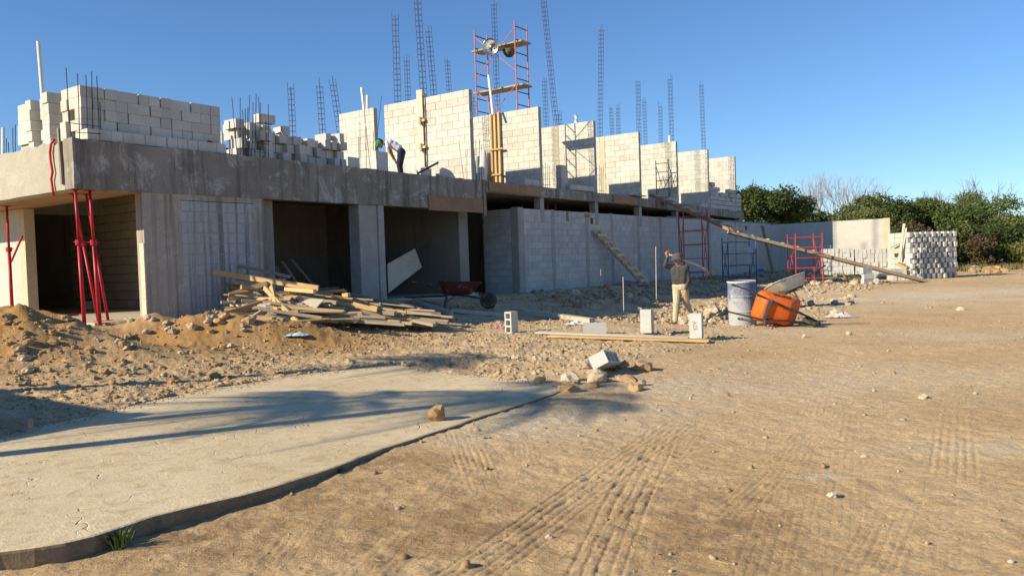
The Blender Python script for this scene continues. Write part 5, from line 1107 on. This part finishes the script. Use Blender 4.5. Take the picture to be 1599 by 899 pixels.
for k in range(9):
    a = rad(20 + 140 * k / 8); vs += [M2 @ Vector((.107 * math.cos(a), .107 * math.sin(a), .004)) + hc2 + u2 * .02, M2 @ Vector((.12 * math.cos(a), .19 * math.sin(a), -.018)) + hc2 + u2 * .02]
b_ = MB().add(vs, [(2 * k, 2 * k + 2, 2 * k + 3, 2 * k + 1) for k in range(8)]).build('brim', cap2, c_, off=(0, 0, 0)); b_.modifiers.new('t', 'SOLIDIFY').thickness = .006

# ------------------------------------------------------------------ trees
LM = [leafmat('dark_leaf', (.055, .085, .02), (.095, .13, .032)), leafmat('mid_leaf', (.10, .14, .034), (.15, .185, .05)), leafmat('yellow_leaf', (.18, .18, .055), (.25, .23, .08)), leafmat('bright_leaf', (.13, .20, .045), (.20, .26, .075)), leafmat('dry_leaf', (.13, .085, .045), (.17, .12, .07))]
def leaves_mesh(name, clumps, n, size, mats, frac=None, flat=.75):
    """many small leaf faces gathered in clumps (centre, radius)"""
    C = np.array([c[0] for c in clumps]); Rr = np.array([c[1] for c in clumps]); w = Rr ** 2; k = RNG.choice(len(clumps), n, p=w / w.sum())
    d = RNG.normal(0, 1, (n, 3)); d /= np.linalg.norm(d, axis=1)[:, None]; P = C[k] + d * (Rr[k] * RNG.uniform(.25, 1.05, n) ** .55)[:, None] * np.array([1, 1, flat])
    nx = RNG.normal(0, 1, (n, 3)) + d * .8 + np.array([0, 0, .5]); nx /= np.linalg.norm(nx, axis=1)[:, None]; t = np.cross(nx, RNG.normal(0, 1, (n, 3))); t /= np.linalg.norm(t, axis=1)[:, None]; b = np.cross(nx, t)
    s = size * RNG.uniform(.55, 1.35, n)[:, None]; L = t * s; Wd = b * s * .42
    V_ = np.stack([P - L, P + Wd, P + L, P - Wd], 1).reshape(-1, 3)
    me = bpy.data.meshes.new(name); me.vertices.add(n * 4); me.vertices.foreach_set('co', V_.ravel()); me.loops.add(n * 4); me.loops.foreach_set('vertex_index', np.arange(n * 4, dtype=np.int32)); me.polygons.add(n); me.polygons.foreach_set('loop_start', (np.arange(n) * 4).astype(np.int32)); me.update(calc_edges=True)
    for m in mats: me.materials.append(m)
    if len(mats) > 1: ck = RNG.integers(0, 1000, len(clumps)); me.polygons.foreach_set('material_index', np.where(RNG.uniform(0, 1, n) < .25, RNG.integers(0, len(mats), n), ck[k] % len(mats)).astype(np.int32))
    return me
def limbs(mb, p, d, L, r, depth, tips, spread=.6, up_=.25, n=6):
    pts = [p]; rr = [r]; q = p.copy(); dd = d.copy()
    for i in range(3): dd = (dd + Vector((random.uniform(-1, 1), random.uniform(-1, 1), random.uniform(-.4, .6))) * .16).normalized(); q = q + dd * (L / 3); pts.append(q.copy()); rr.append(r * (1 - .16 * (i + 1)))
    mb.tube(pts, rr, n, caps=False)
    if depth == 0: tips.append(q); return
    for k in range(random.choice((2, 3, 3))):
        nd = (dd + Vector((random.uniform(-1, 1), random.uniform(-1, 1), random.uniform(-.3, .8) + up_)) * spread).normalized()
        limbs(mb, pts[-1] if k < 2 else pts[-2], nd, L * random.uniform(.6, .82), r * .55, depth - 1, tips, spread, up_, max(4, n - 1))
def tree(base, h, wid, n, size, mats, label, group, depth=3, trunk=.25, fill=1.0, leafr=.9, bark='bark', shape=1.0, clipz=None, name='tree'):
    base = Vector(base); o = thing(name, base, label, 'tree' if name != 'shrub' else 'shrub', group); mb = MB(); tips = []; st = h * trunk
    mb.tube([base - Vector((0, 0, .2)), base + Vector((.05 * h * random.uniform(-1, 1), 0, st * .5)), base + Vector((.06 * h * random.uniform(-1, 1), 0, st))], [.028 * h, .022 * h, .018 * h], 8, caps=False)
    top = Vector(mb.v[-1]); top = base + Vector((0, 0, st))
    for k in range(5):
        a = random.uniform(0, 6.28); limbs(mb, top, Vector((math.cos(a) * wid / h, math.sin(a) * wid / h, .75)).normalized(), h * (.36 if depth > 2 else .3), .014 * h, depth - 1, tips, .55, .2)
    mb.build('trunk', M[bark], o, smooth=True)
    if n:
        cl = []; T = np.array([tuple(t) for t in tips]); zmax = T[:, 2].max(); sc = Vector((1, 1, 1))
        for t in tips: cl.append((tuple(t), leafr * random.uniform(.6, 1.25)))
        for i in range(int(len(tips) * .5 * fill)):
            a = random.uniform(0, 6.28); rr = wid * math.sqrt(random.random()) * .85; zz = random.uniform(.28, .92); cl.append(((base.x + math.cos(a) * rr * (1 - (zz - .5) ** 2), base.y + math.sin(a) * rr, base.z + h * zz), leafr * random.uniform(.7, 1.2)))
        arr = np.array([c[0] for c in cl]); ext = arr.max(0)
        k = h * 1.0 / max(.1, ext[2] + leafr * .6 - base.z)
        cl = [((base.x + (c[0][0] - base.x) * 1.0, base.y + (c[0][1] - base.y), base.z + (c[0][2] - base.z) * k), c[1]) for c in cl]
        me = leaves_mesh('crown', [((c[0][0] - base.x, c[0][1] - base.y, c[0][2] - base.z), c[1]) for c in cl], n, size, mats); inst('crown', me, o)
    return o
def tpx(x, ytop, Y, wid_px, n, size, mats, label, **k):
    g = atY(x, 410, Y); z = .2; top = atY(x, ytop, Y).z; h = top - z; return tree((g.x, g.y, z), h, wid_px / FPX * Y, n, size, mats, label, 'trees along the far edge of the site', **k)
G0 = 'trees along the far edge of the site'
tpx(1178, 290, 46, 27, 13500, 0.108, [LM[0], LM[1], LM[0]], 'broad dark green tree right behind the far end of the building', leafr=.78); tpx(1212, 300, 47, 23, 11250, 0.108, [LM[0], LM[1]], 'dark green tree with reaching side branches next to the building end', leafr=.68)
tpx(1250, 324, 52, 27, 8250, 0.115, [LM[0], LM[1]], 'low dark tree above the shaded part of the boundary wall', leafr=.68); tpx(1302, 330, 52, 23, 6750, 0.115, [LM[1], LM[0]], 'low rounded green tree below the bare trees', leafr=.68)
for x, y, w, l in ((1272, 298, 34, 'leftmost bare pinkish-grey tree against the sky'), (1308, 296, 40, 'middle bare twiggy tree against the sky'), (1338, 300, 34, 'rightmost bare twiggy tree against the sky'), (1252, 312, 20, 'small bare tree behind the dark hedge')):
    tpx(x, y + 12, 60, w, 0, .1, [], l, depth=5, bark='bark_pale', trunk=.35)
tpx(1353, 301, 55, 14, 4500, 0.115, [LM[0], LM[1]], 'slim dark tree rising above its neighbours', leafr=.6, fill=.6); tpx(1347, 326, 50, 20, 6750, 0.115, [LM[1], LM[2]], 'yellow-green bush just above the sunlit boundary wall', leafr=.68)
tpx(1388, 314, 53, 20, 8250, 0.115, [LM[1], LM[0]], 'green tree behind the end of the boundary wall', leafr=.75, fill=.5); tpx(1432, 311, 54, 23, 9000, 0.122, [LM[3], LM[1]], 'bright green tree above the leaning boards', leafr=.75, fill=.4)
tpx(1466, 312, 58, 20, 6300, 0.122, [LM[3], LM[1]], 'bright green tree above the middle of the white stack', leafr=.65, fill=.3, depth=4); tpx(1498, 322, 52, 31, 12000, 0.115, [LM[0], LM[1]], 'dense dark green tree beyond the right end of the white stack', leafr=.68)
tpx(1532, 297, 60, 27, 4800, 0.108, [LM[3], LM[1]], 'tall feathery tree with open airy crown at the right', leafr=.75, fill=.1, depth=4); tpx(1565, 335, 50, 30, 9000, 0.115, [LM[2], LM[1]], 'yellowish-green tree near the right edge', leafr=.78)
tpx(1600, 338, 49, 27, 8250, 0.115, [LM[2], LM[1]], 'yellow-green tree cut by the right edge', leafr=.78); tpx(1545, 352, 47, 23, 8250, 0.108, [LM[0]], 'dark rounded tree low at the right before the yellow-green ones', leafr=.68)
tpx(1650, 330, 52, 31, 6000, 0.122, [LM[1], LM[2]], 'green tree just outside the right edge', leafr=.78)
def shrub(x, y0, y1, Y, w, n, mats, label, grp='shrubs under the far trees'):
    g = atY(x, y1, Y); z = .18; h = atY(x, y0, Y).z - z; W_ = w / FPX * Y; o = thing('shrub', (g.x, g.y, z), label, 'shrub', grp)
    mb = MB()
    for k in range(5): mb.tube([(random.uniform(-.2, .2), random.uniform(-.2, .2), -.1), (random.uniform(-.6, .6) * W_, random.uniform(-.3, .3), h * .75)], [.03, .012], 5)
    mb.build('stem', M['bark'], o, off=(0, 0, 0))
    cl = [((random.uniform(-1, 1) * W_ * .8, random.uniform(-.8, .8), random.uniform(.08, .85) * h), random.uniform(.45, .8)) for _ in range(16)]
    inst('foliage', leaves_mesh('foliage', cl, n, .10, mats), o)
for i, (x, y0, w, m) in enumerate(((1385, 356, 16, [LM[0]]), (1402, 345, 16, [LM[4], LM[1]]), (1424, 340, 18, [LM[4], LM[2]]), (1450, 338, 18, [LM[4], LM[1]]), (1478, 342, 18, [LM[2], LM[0]]), (1508, 360, 20, [LM[1], LM[4]]), (1530, 372, 18, [LM[4], LM[0]]), (1552, 378, 18, [LM[0], LM[1]]), (1575, 370, 18, [LM[2], LM[4]]), (1598, 376, 16, [LM[2], LM[1]]), (1640, 365, 20, [LM[1]]), (1515, 385, 14, [LM[2], LM[4]]))):
    shrub(x, y0, 402, 45.5 + (i % 3) * 1.2, w, 2600, m, 'brownish shrub under the far trees, %s from the left' % NTH[i])
# backdrop of woodland beyond
cl = []
for i in range(150):
    x = random.uniform(1120, 1760); Y = random.uniform(62, 85); g = atY(x, 400, Y); cl.append(((g.x, g.y, random.uniform(.2, 1.9)), random.uniform(.9, 1.5)))
wo_ = bpy.data.objects.new('woodland', leaves_mesh('woodland', cl, 26000, .24, [LM[0], LM[1], LM[4]])); col.objects.link(wo_); stuff(wo_); tag(wo_, 'dark woodland mass behind the far trees', 'woodland')
# palms off to the left whose shade falls over the drive
def palm(x, y, h, fl, nf, label):
    o = thing('palm_tree', (x, y, -.05), label, 'tree', 'shade palms left of the driveway'); top = Vector((.15, .05, h))
    MB().tube([(0, 0, -.1), (.02, 0, h * .3), (.08, .02, h * .7), top], [.16, .12, .10, .09], 10).build('trunk', M['bark'], o, smooth=True, off=(0, 0, 0))
    for k in range(nf):
        a = k * 2.399 + random.uniform(-.2, .2); el = random.uniform(-.1, .9); d = Vector((math.cos(a), math.sin(a), 0)); mb = MB(); pts = []
        for i in range(9): t = i / 8; pts.append(top + d * (fl * t * math.cos(el * .6)) + Vector((0, 0, fl * (t * math.sin(el) - .75 * t * t))))
        mb.tube(pts, [.018 - .0018 * i for i in range(9)], 5); s_ = d.cross(Vector((0, 0, 1)))
        for i in range(2, 26):
            t = i / 26; q = pts[int(t * 8)].lerp(pts[min(8, int(t * 8) + 1)], t * 8 - int(t * 8)); L = fl * .34 * math.sin(math.pi * min(1, .15 + t * .9))
            for sg in (-1, 1): e = q + s_ * sg * L * .85 + d * L * .45 - Vector((0, 0, L * .35)); mb.add([q - d * .016, q + d * .016, e], [(0, 1, 2)])
        mb.build('frond', LM[1], o, off=(0, 0, 0))
for tx, ty, h, fl, nf, l in ((480, 628, 3.9, 1.3, 24, 'palm left of the driveway nearest the camera, outside the frame'), (820, 618, 4.6, 1.4, 22, 'middle palm left of the driveway, outside the frame'), (700, 562, 4.9, 1.2, 18, 'farthest palm left of the driveway, outside the frame')):
    g = onz(tx, ty, SLABZ); palm(g.x - h * 1.84, g.y - h * .845, h, fl, nf, l)
# far dry grass field and tufts
def grass_tuft(p, n, h, label, m, spread=.07, name='grass_tuft'):
    mb = MB()
    for i in range(n):
        a = random.uniform(0, 6.28); r = random.uniform(0, spread); b = Vector((p.x + math.cos(a) * r, p.y + math.sin(a) * r * .7, p.z - .01)); l = Vector((math.cos(a), math.sin(a), 0)) * random.uniform(.2, .9) * h; s = Vector((-math.sin(a), math.cos(a), 0)) * .0035
        t = b + l * .5 + Vector((0, 0, h * random.uniform(.5, .8))); e = b + l + Vector((0, 0, h * random.uniform(.6, 1)))
        mb.add([b - s, b + s, t + s * .8, t - s * .8, e], [(0, 1, 2, 3), (3, 2, 4)])
    return single(mb, name, m, label, 'grass')
gm = leafmat('grass_blade', (.07, .11, .025), (.11, .15, .04)); dm = leafmat('dry_grass', (.22, .18, .07), (.30, .25, .11))
gp = onz(182, 846, .02); gp.z = hz(gp.x, gp.y) ; grass_tuft(onz(185, 850, .03), 90, .09, 'green grass tuft at the front edge of the driveway, lower left', gm, .06); grass_tuft(onz(528, 735, .06), 36, .04, 'small grass tuft at the front edge of the driveway', gm, .05)
grass_tuft(hit(958, 578), 40, .06, 'tiny green weed beside the tilted block', gm, .07)
for x, y, l in ((1332, 438, 'green weeds left of the ramp pier'), (1382, 436, 'green weeds right of the ramp pier'), (1308, 436, 'green weeds behind the cement-crusted wheelbarrow')): grass_tuft(hit(x, y), 120, .35, l, gm, .35)
p = [atY(x, 404, 52) for x in (1490, 1640)]
mb = MB()
for i in range(5200):
    x = random.uniform(1490, 1660); Y = random.uniform(41, 58); g = atY(x, 400, Y); b = Vector((g.x, g.y, hz(g.x, g.y) - .02)); h = random.uniform(.15, .4); a = random.uniform(0, 6.28); s = Vector((math.cos(a), math.sin(a), 0)) * .03; mb.add([b - s, b + s, b + Vector((random.uniform(-.1, .1), 0, h))], [(0, 1, 2)])
gf = mb.build('field_grass', dm); stuff(gf); tag(gf, 'dry yellowish grass strip along the far shrubs', 'grass')
# straw and twigs on the dirt
mb = MB()
for i in range(220):
    a = random.uniform(-17, -6); b = random.uniform(-14, -9.15); q = B(a, b); q.z = hz(q.x, q.y) + .006; an = random.uniform(0, 6.28); L = random.uniform(.02, .07); d = Vector((math.cos(an), math.sin(an), random.uniform(-.05, .15))) * L
    mb.tube([q, q + d], .0018, 4)
stw = mb.build('straw', M['wood']); stuff(stw); tag(stw, 'bits of straw and twig on the dirt', 'straw')
